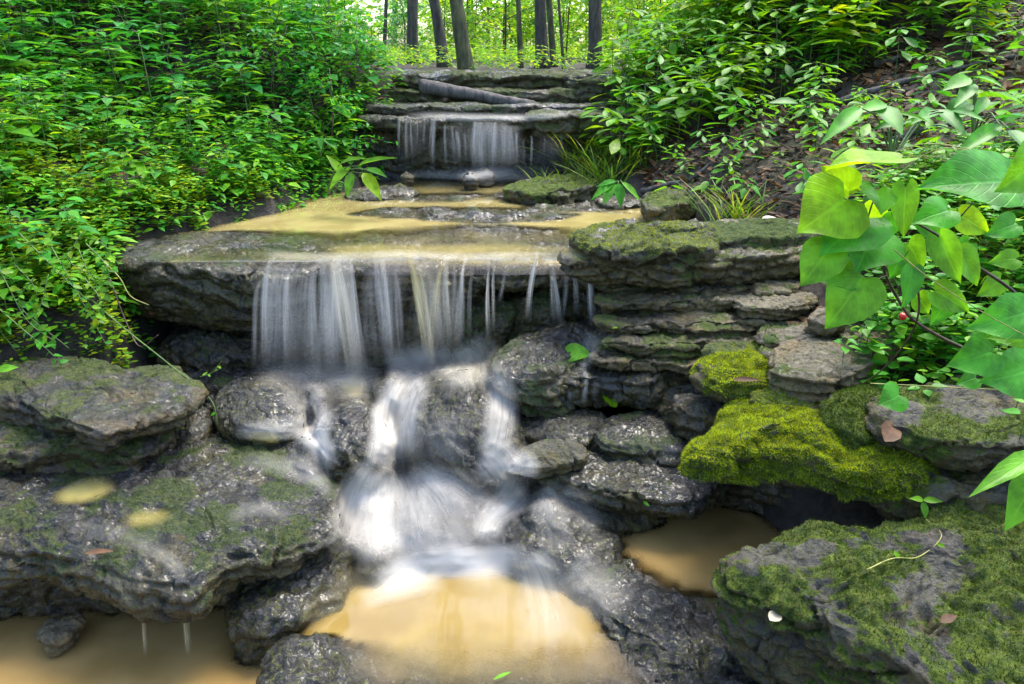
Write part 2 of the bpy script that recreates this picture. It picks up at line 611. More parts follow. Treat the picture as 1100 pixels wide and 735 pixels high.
gx = axis(-160, 160, -3.6, 3.6, 0.034)
gy = axis(-25, 220, 1.1, 7.2, 0.034)
GX, GY = np.meshgrid(gx, gy)
gz = terrain(GX.ravel(), GY.ravel())
_, gd, gk = terrain_parts(GX.ravel(), GY.ravel())
nx_, ny_ = len(gx), len(gy)
ii = (np.arange(ny_ - 1)[:, None] * nx_ + np.arange(nx_ - 1)[None, :])
GQ = np.stack([ii, ii + 1, ii + nx_ + 1, ii + nx_], -1).reshape(-1, 4)
fx, fy = GX.ravel(), GY.ravel()
bed = (1 - gk) * (fy < 6.0)
mud = sstep(1.1, 1.6, fx) * sstep(2.2, 2.7, fy) * (1 - sstep(4.0, 4.6, fy))
ground = link("ground", make_mesh("ground", np.stack([fx, fy, gz], -1), [GQ], attrs={"bed": bed, "mud": mud}), M["ground"])
tag(ground, kind="structure")


# ------------------------------------------------------------------ rocks
def resample_closed(P, n):
    P = np.asarray(P, float)
    m = len(P)
    out = []
    for k in range(m):
        a, b, c, d = P[k - 1], P[k], P[(k + 1) % m], P[(k + 2) % m]
        for u in np.linspace(0, 1, 12, endpoint=False):
            out.append(0.5 * (2 * b + (c - a) * u + (2 * a - 5 * b + 4 * c - d) * u * u + (3 * b - a - 3 * c + d) * u ** 3))
    out = np.array(out + [out[0]])
    s = np.concatenate([[0], np.cumsum(np.linalg.norm(np.diff(out, axis=0), axis=1))])
    t = np.linspace(0, s[-1], n, endpoint=False)
    return np.stack([np.interp(t, s, out[:, i]) for i in range(2)], -1), s[-1]


ROCKS = {}


def px_outline(pts, z, slope=(0, 0), ref=None):
    if ref is None:
        c = np.mean([at_z(x, y, z)[:2] for x, y in pts], axis=0)
        ref = c
    return np.array([at_z(x, y, z, slope, ref)[:2] for x, y in pts]), ref


def rock(name, label, cat, pts, z, thick, mat, slope=(0, 0), rnd=0.03, under=0.8, dome=0.02, a=(0.02, 0.2), b=(0.012, 0.05),
         c=(0.004, 0.016), strata=0.008, sfreq=26.0, moss=0.0, ochre=0.3, res=0.008, world=False, fuzz=0, fuzzmat="moss",
         fuzzlen=0.007, group=None, seed=None, crest=None):
    if world:
        O = np.array(pts, float)
        ref = O.mean(0)
    else:
        O, ref = px_outline(pts, z, slope)
    # counter-clockwise
    if np.sum(O[:, 0] * np.roll(O[:, 1], -1) - np.roll(O[:, 0], -1) * O[:, 1]) < 0:
        O = O[::-1]
    _, per = resample_closed(O, 32)
    K = int(np.clip(per / res, 48, 420))
    O, _ = resample_closed(O, K)
    cen = O.mean(0)
    R = np.linalg.norm(O - cen, axis=1).mean()
    r = min(rnd, thick * 0.48, R * 0.5)
    pe = 1 - r / R
    prof = [(p, -dome * (1 - (p / pe) ** 2)) for p in np.linspace(0, pe, 8)]
    for ang in np.linspace(0.15, math.pi / 2, 6):
        prof.append((1 - r / R + r / R * math.sin(ang), r * (1 - math.cos(ang))))
    u1 = 1 - (1 - under) * 0.25
    prof += [(u1, r + (thick - r) * 0.6), (under + (u1 - under) * .35, thick * 0.9), (under * 0.92, thick), (under * .5, thick * 1.02), (0, thick * 1.02)]
    prof = np.array(prof)
    s = np.concatenate([[0], np.cumsum(np.hypot(np.diff(prof[:, 0]) * R, np.diff(prof[:, 1])))])
    Mn = int(np.clip(s[-1] / res, 24, 190))
    t = np.linspace(0, s[-1], Mn)
    rho, zet = np.interp(t, s, prof[:, 0]), np.interp(t, s, prof[:, 1])
    XY = cen + (O - cen)[None] * rho[:, None, None]
    ztop = z + (XY[..., 0] - ref[0]) * slope[0] + (XY[..., 1] - ref[1]) * slope[1]
    V = np.concatenate([XY, (ztop - zet[:, None])[..., None]], -1)
    i = np.arange(Mn - 1)[:, None] * K
    j = np.arange(K)[None]
    A, B = i + j, i + (j + 1) % K
    Q = np.stack([A, A + K, B + K, B], -1).reshape(-1, 4)
    off = np.array([0.0, 0.0, 0.0]) + (sum(map(ord, label)) if seed is None else seed) * 0.37

    def normals(V):
        G = V.reshape(Mn, K, 3)
        du = np.roll(G, -1, 1) - np.roll(G, 1, 1)
        dv = np.gradient(G, axis=0)
        N = np.cross(dv, du)
        N /= np.linalg.norm(N, axis=2)[..., None] + 1e-12
        N[:2] = (0, 0, 1)
        N[-2:] = (0, 0, -1)
        return N.reshape(-1, 3)

    V = V.reshape(-1, 3)
    N = normals(V)
    # warp, then strata, lumps and pits along the normal
    Pn = V + off
    warp = np.stack([fbm(Pn / a[1] + 31 * q, 3) for q in range(3)], -1)
    V = V + warp * np.array([1.5, 1.5, 0.7]) * a[0]
    side = 1 - sstep(0.45, 0.8, np.abs(N[:, 2]))
    zz = Pn[:, 2] * sfreq + 1.6 * fbm(Pn * 3.2, 3)
    saw = np.abs((zz % 1.0) - 0.5) * 2
    lay = pnoise(np.stack([Pn[:, 0] * 1.3, Pn[:, 1] * 1.3, np.floor(zz) * 7.7], -1))
    d = side * strata * (sstep(0.05, 0.6, saw) - 0.75 + 1.1 * lay)
    d += a[0] * 0.8 * fbm(Pn / a[1], 4)
    d += b[0] * (billow(Pn / b[1] * np.array([1, 1, 1.5]), 3) - 0.35)
    d += c[0] * fbm(Pn / c[1], 3)
    crack = billow(Pn * np.array([5.5, 5.5, 9.0]) + 2, 1)
    d -= 0.018 * sstep(0.93, 0.99, crack) * (0.5 + side)
    V = V + N * d[:, None]
    N = normals(V)
    base = V[V[:, 2].argmin()].copy()
    m_ = np.zeros(len(V))
    nf = fbm(V * 6.5 + off, 4)
    if moss > 0:
        m_ = sstep(0.0, 0.3, 0.5 * N[:, 2] + 1.1 * nf + 1.25 * moss - 0.75)
    oc = np.clip(sstep(-0.1, 0.35, fbm(V * 8 + off + 50, 3) + ochre - 0.35 + 0.34 * side - 0.32 * N[:, 2]), 0, 1)
    org = np.array([cen[0], cen[1], z - thick])
    me = make_mesh(name, V - org, [Q], attrs={"moss": m_, "ochre": oc})
    o = link(name, me, M[mat], loc=org)
    tag(o, label, cat, group)
    if fuzz:
        moss_blades(o, V, N, m_, Q, fuzz, fuzzlen, fuzzmat, org)
    ROCKS[label] = o
    return o


def moss_blades(o, V, N, m_, Q, count, ln, mat, org):
    fa = V[Q]
    area = 0.5 * np.linalg.norm(np.cross(fa[:, 2] - fa[:, 0], fa[:, 3] - fa[:, 1]), axis=1)
    mm = m_[Q].mean(1)
    fn = N[Q].mean(1)
    w = area * np.clip(mm - 0.35, 0, 1) * (fn[:, 2] > -0.25)
    # keep to what can be seen from in front of the bank
    w *= (fn[:, 1] < 0.75)
    if w.sum() <= 0:
        return
    idx = rng.choice(len(Q), count, p=w / w.sum())
    bc = rng.random((count, 4)) + 0.05
    bc /= bc.sum(1)[:, None]
    P = (fa[idx] * bc[..., None]).sum(1)
    n = fn[idx]
    clump = 0.45 + 1.0 * np.clip(fbm(P * 45, 2) + 0.5, 0, 1.2)
    D = n + rng.normal(0, 0.5, (count, 3)) + np.array([0, 0, 0.15])
    D /= np.linalg.norm(D, axis=1)[:, None]
    S = np.cross(D, rng.normal(size=(count, 3)))
    S /= np.linalg.norm(S, axis=1)[:, None]
    L = ln * clump * rng.uniform(0.6, 1.4, count)
    wd = 0.0011 * rng.uniform(0.7, 1.5, count)
    a0 = P - n * 0.002 - S * wd[:, None]
    a1 = P - n * 0.002 + S * wd[:, None]
    tip = P + D * L[:, None] + np.array([0, 0, -0.15]) * L[:, None]
    v = np.stack([a0, a1, tip], 1).reshape(-1, 3) - org
    tri = np.arange(len(v)).reshape(-1, 3)
    uv = np.tile(np.array([[0, 0], [1, 0], [.5, 1]]), (count, 1))
    mo = link("moss", make_mesh("moss", v, [tri], uv=uv, smooth=False), M[mat], parent=o)
    mo["kind"] = "stuff"


# ---- the wide ledge the pool spills over
rock("ledge_rock", "thick dark grey ledge block at the left end of the waterfall lip", "rock",
     [(-1.66, 3.12), (-1.5, 2.99), (-1.25, 2.95), (-.98, 2.92), (-.78, 2.95), (-.66, 3.0), (-.62, 3.3), (-.9, 3.55), (-1.5, 3.5)],
     .742, .28, "wet", world=True, rnd=.05, slope=(-.03, .0), under=.82, dome=.005, a=(.03, .3), strata=.022, sfreq=11, ochre=.7, moss=.2)
rock("ledge_rock", "rounded ochre-stained lip rock between the left ledge block and the yellow falls", "rock",
     [(-.80, 3.02), (-.7, 2.93), (-.55, 2.92), (-.4, 2.95), (-.27, 2.93), (-.16, 2.98), (-.1, 3.2), (-.3, 3.6), (-.75, 3.55)],
     .724, .19, "wet", world=True, rnd=.06, under=.8, dome=.006, a=(.03, .2), b=(.02, .06), strata=.016, ochre=.6, moss=.15)
rock("ledge_rock", "thin arched lip rock right of the yellow falls, hollow beneath", "rock",
     [(-.2, 3.05), (-.12, 2.96), (.02, 2.94), (.15, 2.98), (.28, 2.95), (.4, 2.98), (.5, 3.15), (.45, 3.55), (-.1, 3.6)],
     .724, .09, "wet", world=True, rnd=.045, under=.85, dome=.004, a=(.03, .2), b=(.016, .06), strata=.01, ochre=.5, moss=.2)
# stones in the hollow behind the curtain
for lab, X, Y, z, rx, rz, ms in (
        ("dark knobby stone deep under the left ledge block", -1.25, 3.12, .42, .26, .16, .2),
        ("dark wet stone under the ledge behind the broad left veil", -.82, 3.2, .5, .24, .2, .1),
        ("pebbly dark stone column between the two yellow falls", -.5, 3.12, .5, .14, .22, .35),
        ("green mossy stone in the hollow right of the yellow falls", -.1, 3.12, .56, .17, .2, .55),
        ("lumpy stone in the hollow behind the thin right strands", .14, 3.12, .58, .17, .2, .4),
        ("small grey stone at the right end of the hollow under the lip", .38, 3.14, .6, .15, .16, .35)):
    th = np.linspace(0, 2 * np.pi, 9, endpoint=False)
    ring = [(X + rx * (1 + .2 * math.sin(3 * q + X * 9)) * math.cos(q), Y + rx * .6 * math.sin(q)) for q in th]
    rock("recess_stone", lab, "rock", ring, z, rz * 1.7, "wet", world=True, strata=.002, rnd=.09, under=.9, dome=.03, a=(.03, .14), b=(.02, .05), moss=ms, ochre=.45)
# lower wall of the recess
rock("bedrock_step", "dark bedrock step running along the foot of the main falls", "bedrock",
     [(-1.6, 2.9), (-1.2, 2.78), (-.8, 2.82), (-.5, 2.84), (-.1, 2.86), (.3, 2.9), (.5, 3.0), (.5, 3.5), (-1.6, 3.5)], .3, .3, "wet", world=True,
     rnd=.09, under=.95, dome=.0, a=(.04, .25), b=(.025, .07), ochre=.35, moss=.12)

# ---- right side: top slabs and the broken courses under them
rock("mossy_slab", "moss-topped slab at the right end of the upper pool", "rock",
     [(612, 252), (640, 240), (700, 236), (762, 240), (768, 256), (735, 266), (690, 268), (640, 264)], .875, .085, "damp", rnd=.03, dome=.015,
     a=(.035, .11), b=(.02, .05), moss=.52, ochre=.5, fuzz=14000, fuzzmat="moss", fuzzlen=.006)
rock("mossy_slab", "long overhanging slab below the moss-topped slab on the right", "rock",
     [(600, 268), (650, 262), (720, 262), (800, 254), (862, 250), (880, 262), (860, 272), (790, 276), (720, 280), (650, 278), (612, 276)], .825, .105, "layer",
     rnd=.03, dome=.005, under=.86, a=(.025, .15), b=(.014, .05), strata=.016, moss=.34, ochre=.55, fuzz=7000, fuzzmat="moss_dark", fuzzlen=.005)
rock("mossy_slab", "pale green slab at the foot of the right bank behind the heart leaves", "rock",
     [(752, 240), (800, 234), (870, 236), (890, 248), (850, 254), (770, 254)], .872, .07, "tan", rnd=.03, a=(.02, .15), moss=.55, ochre=.3)
course = [
    ("brown slab projecting under the long right overhang", [(715, 297), (760, 290), (815, 292), (808, 306), (770, 312), (722, 308)], .705, .06, "layer", .25),
    ("small green stone tucked left of the brown slab", [(684, 316), (700, 309), (722, 312), (720, 326), (690, 328)], .66, .09, "layer", .5),
    ("long grey stone under the small green stone", [(662, 340), (690, 332), (742, 334), (745, 345), (700, 350), (664, 350)], .60, .06, "layer", .35),
    ("cream limestone block right of the long grey stone", [(742, 340), (770, 330), (815, 326), (832, 338), (805, 350), (750, 352)], .625, .075, "tan", .08),
    ("flat cream stone against the dirt of the right bank", [(790, 318), (820, 310), (868, 312), (872, 324), (830, 330), (795, 328)], .69, .05, "tan", .05),
    ("grey-green slab under the cream limestone block", [(690, 352), (720, 344), (800, 350), (812, 362), (770, 372), (700, 372)], .575, .075, "layer", .45),
    ("knobby dark stone beside the small ledge puddle", [(640, 362), (662, 352), (706, 356), (716, 370), (690, 380), (646, 376)], .535, .07, "layer", .35),
    ("dark cobble above the knobby stone near the right strands", [(642, 346), (660, 340), (680, 344), (682, 356), (655, 360)], .57, .07, "wet", .25),
    ("thin dark slab left of the cushion of bright moss", [(728, 362), (750, 357), (786, 359), (784, 370), (740, 374)], .55, .05, "layer", .1),
    ("tan slab below the hanging heart leaves", [(815, 352), (840, 340), (885, 342), (890, 356), (850, 366), (818, 364)], .63, .06, "tan", .15),
    ("big rough cream limestone lump on the right ledge", [(828, 382), (850, 362), (905, 356), (935, 372), (925, 396), (880, 404), (838, 400)], .63, .11, "tan", .1),
    ("grey block at the edge of the right bank under the leaves", [(905, 352), (940, 340), (985, 350), (985, 368), (930, 372)], .66, .09, "tan", .2),
    ("dull stone wedged below the tan slab", [(770, 384), (800, 372), (830, 376), (832, 392), (790, 398)], .55, .09, "layer", .3),
]
for lab, pts, z, th, mt, ms in course:
    rock("ledge_stone", lab, "stone", pts, z, th, mt, rnd=.012, under=.9, dome=.005, a=(.016, .1), b=(.010, .035), strata=.016, sfreq=42, moss=ms + .12, ochre=.6, res=.006,
         fuzz=2500 if ms >= .45 else 0, fuzzmat="moss_dark", fuzzlen=.005)
thin_ones = [
    ("thin mossy sheet of rock just under the long right overhang", [(640, 300), (680, 295), (712, 298), (714, 306), (660, 308)], .70, .035, "layer", .45),
    ("narrow ochre slab above the cream limestone block", [(735, 318), (775, 314), (800, 318), (795, 326), (745, 327)], .665, .035, "layer", .2),
    ("thin grey sheet between the small green stone and the right strands", [(648, 322), (672, 318), (690, 322), (684, 331), (655, 332)], .635, .04, "layer", .3),
    ("small wedge stone right of the brown slab", [(808, 302), (835, 298), (860, 302), (850, 310), (815, 312)], .715, .04, "tan", .1),
    ("thin dark sheet left of the grey-green slab", [(655, 350), (680, 346), (705, 350), (700, 358), (662, 359)], .555, .03, "wet", .2),
    ("flat mossy sheet above the bright moss cushion", [(755, 372), (790, 366), (835, 366), (830, 376), (770, 380)], .595, .035, "layer", .5),
    ("small tan cobble in the dirt above the cream lump", [(870, 336), (888, 330), (905, 334), (902, 345), (878, 346)], .69, .05, "tan", .05),
    ("small grey cobble at the left of the cream lump", [(815, 372), (828, 366), (840, 370), (836, 380), (820, 381)], .61, .05, "layer", .2),
    ("small dark cobble in front of the grey-green slab", [(712, 376), (728, 371), (745, 375), (740, 384), (718, 385)], .52, .05, "wet", .1),
    ("thin slab tip poking out above the shelf puddle", [(690, 364), (715, 360), (742, 363), (735, 371), (700, 372)], .54, .03, "layer", .25),
]
for lab, pts, z, th, mt, ms in thin_ones:
    rock("ledge_stone", lab, "stone", pts, z, th, mt, rnd=.012, under=.9, dome=.006, a=(.016, .08), b=(.008, .03), strata=.004, moss=ms + .1, ochre=.6, res=.0055)
for lab, pts, z, th, ms in (
        ("long thin limestone layer high in the broken courses on the right", [(636, 316), (680, 309), (760, 306), (840, 308), (880, 316), (860, 325), (760, 322), (660, 325)], .685, .035, .3),
        ("long thin brown layer halfway down the broken courses on the right", [(640, 338), (700, 330), (800, 330), (870, 338), (850, 348), (760, 346), (660, 348)], .632, .035, .25),
        ("long thin layer with moss near the foot of the broken courses", [(650, 360), (700, 352), (800, 350), (850, 358), (830, 368), (740, 368), (662, 368)], .585, .035, .42),
        ("lowest thin layer just above the middle shelf", [(634, 378), (690, 370), (760, 370), (810, 380), (770, 390), (700, 388), (650, 388)], .53, .035, .3)):
    rock("ledge_layer", lab, "rock", pts, z, th, "layer", rnd=.01, under=.93, dome=.003, a=(.022, .12), b=(.010, .035), strata=.006, moss=ms, ochre=.6, res=.0065)
# core behind those courses
rock("bank_bedrock", "shadowed bedrock behind the broken courses on the right", "bedrock",
     [(.38, 3.0), (.62, 2.72), (.9, 2.55), (1.2, 2.45), (1.7, 2.6), (1.7, 3.3), (.5, 3.4)], .56, .5, "layer", world=True, slope=(.06, .2), rnd=.04,
     under=.95, a=(.04, .2), b=(.016, .05), strata=.03, sfreq=24, moss=.3, ochre=.6)

# ---- middle shelf
rock("shelf_boulder", "lumpy grey boulder right of the central fall with a hollow under it", "boulder",
     [(528, 388), (545, 362), (575, 352), (612, 362), (622, 388), (604, 402), (560, 402)], .50, .2, "wet", rnd=.07, dome=.02, under=.75, a=(.03, .15),
     b=(.022, .05), ochre=.5, moss=.3)
rock("rock_shelf", "flat overhanging shelf holding a puddle under the broken courses", "rock",
     [(596, 392), (625, 376), (700, 366), (770, 372), (800, 392), (780, 404), (735, 402), (700, 408), (650, 404), (612, 406)], .475, .13, "wet",
     rnd=.035, dome=.0, under=.8, a=(.03, .16), b=(.016, .05), strata=.012, ochre=.5, moss=.2)
rock("wet_step", "wet step catching the thin right strands", "rock",
     [(575, 355), (600, 345), (640, 346), (655, 358), (625, 366), (585, 366)], .52, .12, "wet", rnd=.04, a=(.02, .12), ochre=.4)
rock("flat_stone", "flat speckled grey stone below the lumpy boulder", "stone",
     [(552, 446), (585, 434), (630, 434), (655, 448), (648, 466), (610, 474), (575, 466)], .33, .09, "wet", rnd=.03, a=(.02, .1), b=(.012, .03), ochre=.5)
rock("flat_stone", "layered dark stone resting on the big slab right of centre", "stone",
     [(640, 462), (660, 444), (700, 438), (736, 448), (750, 468), (738, 484), (700, 482), (655, 474)], .335, .085, "wet", rnd=.03, slope=(-.06, .05), a=(.02, .12), strata=.012,
     sfreq=34, ochre=.3, moss=.22)
rock("flat_slab", "broad dark slab jutting over the small right pool", "rock",
     [(575, 502), (610, 478), (680, 470), (750, 476), (775, 496), (770, 524), (730, 534), (670, 528), (615, 516)], .265, .1, "wet", rnd=.03, under=.8,
     a=(.022, .16), b=(.012, .05), strata=.012, ochre=.35, moss=.15)
rock("green_stone", "small pointed greenish stone perched on the broad dark slab", "stone",
     [(548, 497), (565, 479), (590, 470), (612, 472), (632, 486), (600, 497), (572, 501)], .315, .05, "mossy", rnd=.018, slope=(.1, .1), a=(.012, .1), b=(.008, .03),
     moss=.42, ochre=.5, res=.005)
rock("sand_slab", "sunken brown slab under the small pointed greenish stone", "rock",
     [(520, 500), (550, 480), (600, 500), (660, 530), (720, 545), (640, 560), (560, 530)], .16, .2, "damp", rnd=.06, a=(.02, .2), ochre=.8)

# ---- the falls' own boulders
rock("fall_boulder", "round boulder under the central fall covered with running water", "boulder",
     [(432, 440), (436, 408), (470, 386), (515, 384), (552, 404), (560, 440), (530, 462), (480, 462)], .40, .4, "wet", strata=.002, rnd=.14, dome=.05, under=.95, a=(.03, .2), b=(.016, .06), ochre=.3)
rock("fall_boulder", "dark knob bulging from the front of the central boulder", "boulder",
     [(440, 446), (448, 426), (478, 416), (506, 428), (512, 452), (490, 470), (455, 466)], .36, .24, "wet", strata=.002, rnd=.1, dome=.03, under=.9, a=(.02, .12), b=(.02, .045), ochre=.15)
rock("fall_boulder", "upright dark boulder left of the bright central chute", "boulder",
     [(338, 452), (352, 432), (382, 424), (408, 436), (412, 462), (392, 476), (352, 474)], .37, .28, "wet", strata=.002, rnd=.08, dome=.03, under=.92, a=(.025, .12), b=(.018, .045), ochre=.2)
rock("fall_boulder", "domed wet boulder below the chute where the spray spreads", "boulder",
     [(410, 548), (418, 512), (458, 492), (510, 494), (552, 518), (556, 556), (512, 578), (448, 578)], .16, .3, "wet", strata=.002, rnd=.12, dome=.05, under=.95, a=(.03, .2), b=(.014, .06), ochre=.1)
rock("fall_boulder", "low boulder glazed with white water left of the small right pool", "boulder",
     [(520, 566), (530, 538), (572, 520), (624, 532), (668, 564), (664, 588), (612, 598), (552, 590)], .15, .3, "wet", strata=.002, rnd=.11, dome=.055, under=.95, a=(.025, .2), b=(.014, .05), ochre=.15)
rock("fall_boulder", "smooth wet hump between the left slab and the domed boulder", "boulder",
     [(352, 560), (365, 520), (400, 505), (435, 515), (440, 560), (420, 600), (375, 600)], .13, .3, "wet", strata=.002, rnd=.1, dome=.03, under=.95, a=(.025, .15), ochre=.15)
rock("round_boulder", "rounded grey boulder below the left ledge block", "boulder",
     [(228, 432), (238, 410), (270, 400), (305, 408), (324, 430), (318, 450), (285, 458), (246, 454)], .375, .12, "wet", strata=.002, rnd=.05, dome=.035, under=.75, a=(.015, .12), b=(.012, .035), ochre=.4)
rock("small_stone", "small dark stone between the rounded boulder and the left shelves", "stone",
     [(172, 446), (190, 434), (222, 436), (232, 452), (205, 464), (178, 460)], .33, .1, "damp", strata=.002, rnd=.035, dome=.02, a=(.015, .1), ochre=.45, moss=.15)
rock("small_stone", "small mossy knob beside the foot of the strong yellow fall", "stone",
     [(402, 412), (412, 404), (428, 406), (432, 418), (416, 424)], .37, .1, "wet", strata=.002, rnd=.03, dome=.015, a=(.012, .08), moss=.3, res=.005)
rock("small_stone", "tiny dark stone in the water left of the upright boulder", "stone",
     [(332, 420), (340, 414), (350, 417), (350, 427), (338, 429)], .36, .08, "wet", strata=.002, rnd=.02, dome=.01, a=(.006, .06), res=.005)
rock("wet_stone", "dark wet stone in the left channel above the big slab", "stone",
     [(300, 476), (315, 465), (340, 468), (352, 488), (340, 504), (312, 500)], .30, .14, "wet", strata=.002, rnd=.05, dome=.03, a=(.02, .1), ochre=.2)

# ---- left shelves and the big slab
rock("layered_shelf", "upper brown-topped shelf of the layered rock at the left edge", "rock",
     [(-150, 430), (-120, 380), (60, 384), (150, 390), (205, 396), (214, 414), (190, 434), (150, 448), (108, 462), (70, 448), (30, 430), (-40, 428)], .50, .105, "damp",
     rnd=.035, under=.88, dome=.01, a=(.035, .22), b=(.014, .06), strata=.012, sfreq=18, ochre=.6, moss=.36, fuzz=5000, fuzzmat="moss_dark", fuzzlen=.005)
rock("layered_shelf", "lower green-fronted shelf of the layered rock at the left edge", "rock",
     [(-150, 480), (-120, 430), (60, 430), (150, 432), (176, 444), (172, 464), (130, 482), (60, 482), (0, 492), (-60, 490)], .395, .13, "damp",
     rnd=.05, under=.86, dome=.01, a=(.035, .22), b=(.018, .06), strata=.012, sfreq=18, ochre=.6, moss=.55, fuzz=11000, fuzzmat="moss_dark", fuzzlen=.006)
rock("layered_shelf", "dark bottom layer under the green-fronted shelf", "rock",
     [(-150, 530), (-120, 470), (60, 470), (160, 462), (180, 474), (150, 492), (70, 502), (-20, 520)], .30, .14, "damp", rnd=.05, a=(.03, .2), b=(.016, .06), ochre=.5, moss=.35)
rock("overhanging_slab", "huge dark wet slab overhanging the brown pool on the left", "rock",
     [(-170, 610), (-150, 500), (60, 482), (150, 470), (210, 462), (290, 468), (338, 486), (362, 520), (360, 556), (330, 578), (290, 588), (245, 606), (205, 630),
      (150, 622), (90, 606), (20, 596), (-60, 600)], .275, .125, "wet", rnd=.06, under=.82, dome=.03, a=(.04, .3), b=(.018, .07), c=(.009, .024), strata=.010,
     ochre=.45, moss=.27, res=.0075, slope=(.0, .02), fuzz=14000, fuzzmat="moss_dark", fuzzlen=.005)
rock("base_rock", "knobby dark rock under the right end of the overhanging slab", "rock",
     [(245, 640), (262, 600), (310, 575), (355, 556), (386, 562), (390, 590), (358, 622), (315, 652), (272, 662)], .135, .25, "wet", strata=.002, rnd=.07, a=(.03, .16), b=(.02, .055), ochre=.4, moss=.15)
rock("front_rock", "dark glossy rock at the bottom edge between the two brown pools", "rock",
     [(268, 745), (280, 705), (300, 682), (350, 680), (410, 696), (460, 735), (480, 830), (262, 830)], .055, .25, "wet", slope=(-.26, 0), strata=.002, rnd=.05, dome=.015, a=(.03, .15), b=(.016, .05), ochre=.35)
rock("shaded_block", "small angular brown block in the shade under the overhanging slab", "stone",
     [(42, 678), (56, 664), (82, 658), (90, 664), (72, 684), (50, 690)], .03, .05, "tan", rnd=.008, dome=.004, a=(.008, .08), ochre=.8, res=.005)
rock("back_wall", "shaded rock wall below the left slab at the back of the brown pool", "bedrock",
     [(-1.9, 1.75), (-1.5, 1.86), (-1.1, 1.9), (-.85, 1.9), (-.6, 1.95), (-.6, 2.6), (-1.9, 2.6)], .16, .3, "damp", world=True, rnd=.05, a=(.04, .2), b=(.02, .06), ochre=.7)

# ---- lower right bedrock between the pools
rock("bedrock_apron", "wet grey bedrock apron between the tan plunge pool and mossy boulder", "bedrock",
     [(606, 622), (636, 606), (666, 594), (704, 612), (752, 634), (815, 662), (890, 700), (960, 780), (960, 900), (650, 900), (660, 780), (690, 740), (672, 705), (650, 668), (624, 636)],
     .066, .25, "wet", slope=(.08, .13), rnd=.06, under=.82, dome=.02, a=(.035, .16), b=(.024, .06), strata=0, ochre=.25, moss=.06)
rock("bedrock_apron", "knobby rise of bedrock between the side pool and the plunge pool", "bedrock",
     [(590, 606), (622, 586), (648, 592), (668, 614), (672, 640), (645, 642), (606, 624)], .06, .2, "wet", rnd=.08, dome=.035, a=(.03, .12), b=(.02, .05), strata=0, ochre=.25)
rock("bedrock_apron", "low wet rim along the front of the plunge pool", "bedrock",
     [(440, 712), (540, 690), (620, 684), (700, 690), (760, 720), (760, 900), (430, 900)], .044, .2, "wet", slope=(0, -.4), rnd=.05, dome=.004, a=(.03, .2), b=(.014, .06), ochre=.2)

# ---- right mossy ledges
rock("moss_ledge", "ledge thickly covered with bright yellow-green moss over the dark hollow", "rock",
     [(735, 480), (770, 452), (782, 428), (840, 420), (890, 440), (960, 462), (1010, 478), (1000, 500), (950, 502), (900, 496), (850, 484), (800, 478), (760, 490)], .52, .11, "mossy",
     rnd=.045, dome=.03, under=.86, a=(.035, .16), b=(.016, .06), moss=.95, ochre=.6, fuzz=70000, fuzzlen=.0095)
rock("moss_stone", "flat stone with a cushion of bright moss above the moss ledge", "rock",
     [(742, 392), (765, 374), (815, 366), (846, 374), (850, 396), (820, 410), (770, 408)], .575, .085, "mossy", rnd=.03, dome=.02, a=(.02, .12), moss=.8, ochre=.5,
     fuzz=26000, fuzzlen=.0085)
rock("moss_stone", "grey stone half covered with moss below the cream lump", "rock",
     [(806, 418), (830, 400), (870, 392), (900, 402), (892, 424), (845, 434)], .56, .09, "mossy", rnd=.035, dome=.02, a=(.02, .1), moss=.55, ochre=.4, fuzz=7000, fuzzlen=.006)
rock("moss_stone", "mossy hump right of the bright moss ledge", "rock",
     [(880, 440), (892, 420), (930, 410), (962, 420), (965, 446), (925, 460)], .58, .1, "mossy", rnd=.04, dome=.03, a=(.02, .12), moss=.75, ochre=.4, fuzz=14000, fuzzmat="moss_dark", fuzzlen=.009)
rock("strata_ledge", "layered brown rock with a dark hole under the right plants", "rock",
     [(930, 440), (960, 420), (1020, 405), (1110, 402), (1230, 400), (1230, 480), (1110, 476), (1040, 470), (980, 462)], .615, .10, "mossy", rnd=.03, under=.85, dome=.01,
     a=(.035, .18), b=(.018, .06), strata=.014, moss=.42, ochre=.6, fuzz=9000, fuzzmat="moss_dark")
rock("strata_ledge", "brown rock layer under the dark hole at the right edge", "rock",
     [(940, 510), (990, 488), (1060, 480), (1230, 470), (1230, 560), (1100, 540), (1000, 528)], .46, .12, "mossy", rnd=.04, under=.9, a=(.03, .18), b=(.018, .06), strata=.012,
     moss=.3, ochre=.7)
rock("cave_rock", "dark brown rock at the back of the hollow under the moss ledge", "bedrock",
     [(.55, 2.35), (.8, 2.2), (1.05, 2.05), (1.3, 1.95), (1.8, 2.0), (1.8, 2.7), (.6, 2.75)], .44, .5, "damp", world=True, rnd=.05, a=(.04, .2), b=(.02, .06), strata=.015, ochre=.8)
rock("cave_rock", "low brown stones at the waterline below the moss ledge", "stone",
     [(860, 566), (880, 548), (930, 536), (1000, 530), (1020, 552), (960, 566), (900, 574)], .2, .16, "damp", rnd=.04, a=(.025, .1), b=(.018, .05), ochre=.9)
rock("mossy_boulder", "large mossy grey boulder filling the bottom right corner", "boulder",
     [(776, 600), (792, 580), (840, 562), (905, 552), (975, 545), (1060, 525), (1160, 520), (1330, 560), (1330, 800), (1130, 790), (1010, 735), (930, 692), (860, 650), (800, 625)],
     .40, .36, "mossy", slope=(.05, .08), rnd=.09, under=.78, dome=.03, a=(.045, .22), b=(.026, .07), c=(.008, .024), strata=.014, moss=.50, ochre=.45, res=.0072,
     fuzz=40000, fuzzmat="moss_dark", fuzzlen=.008)
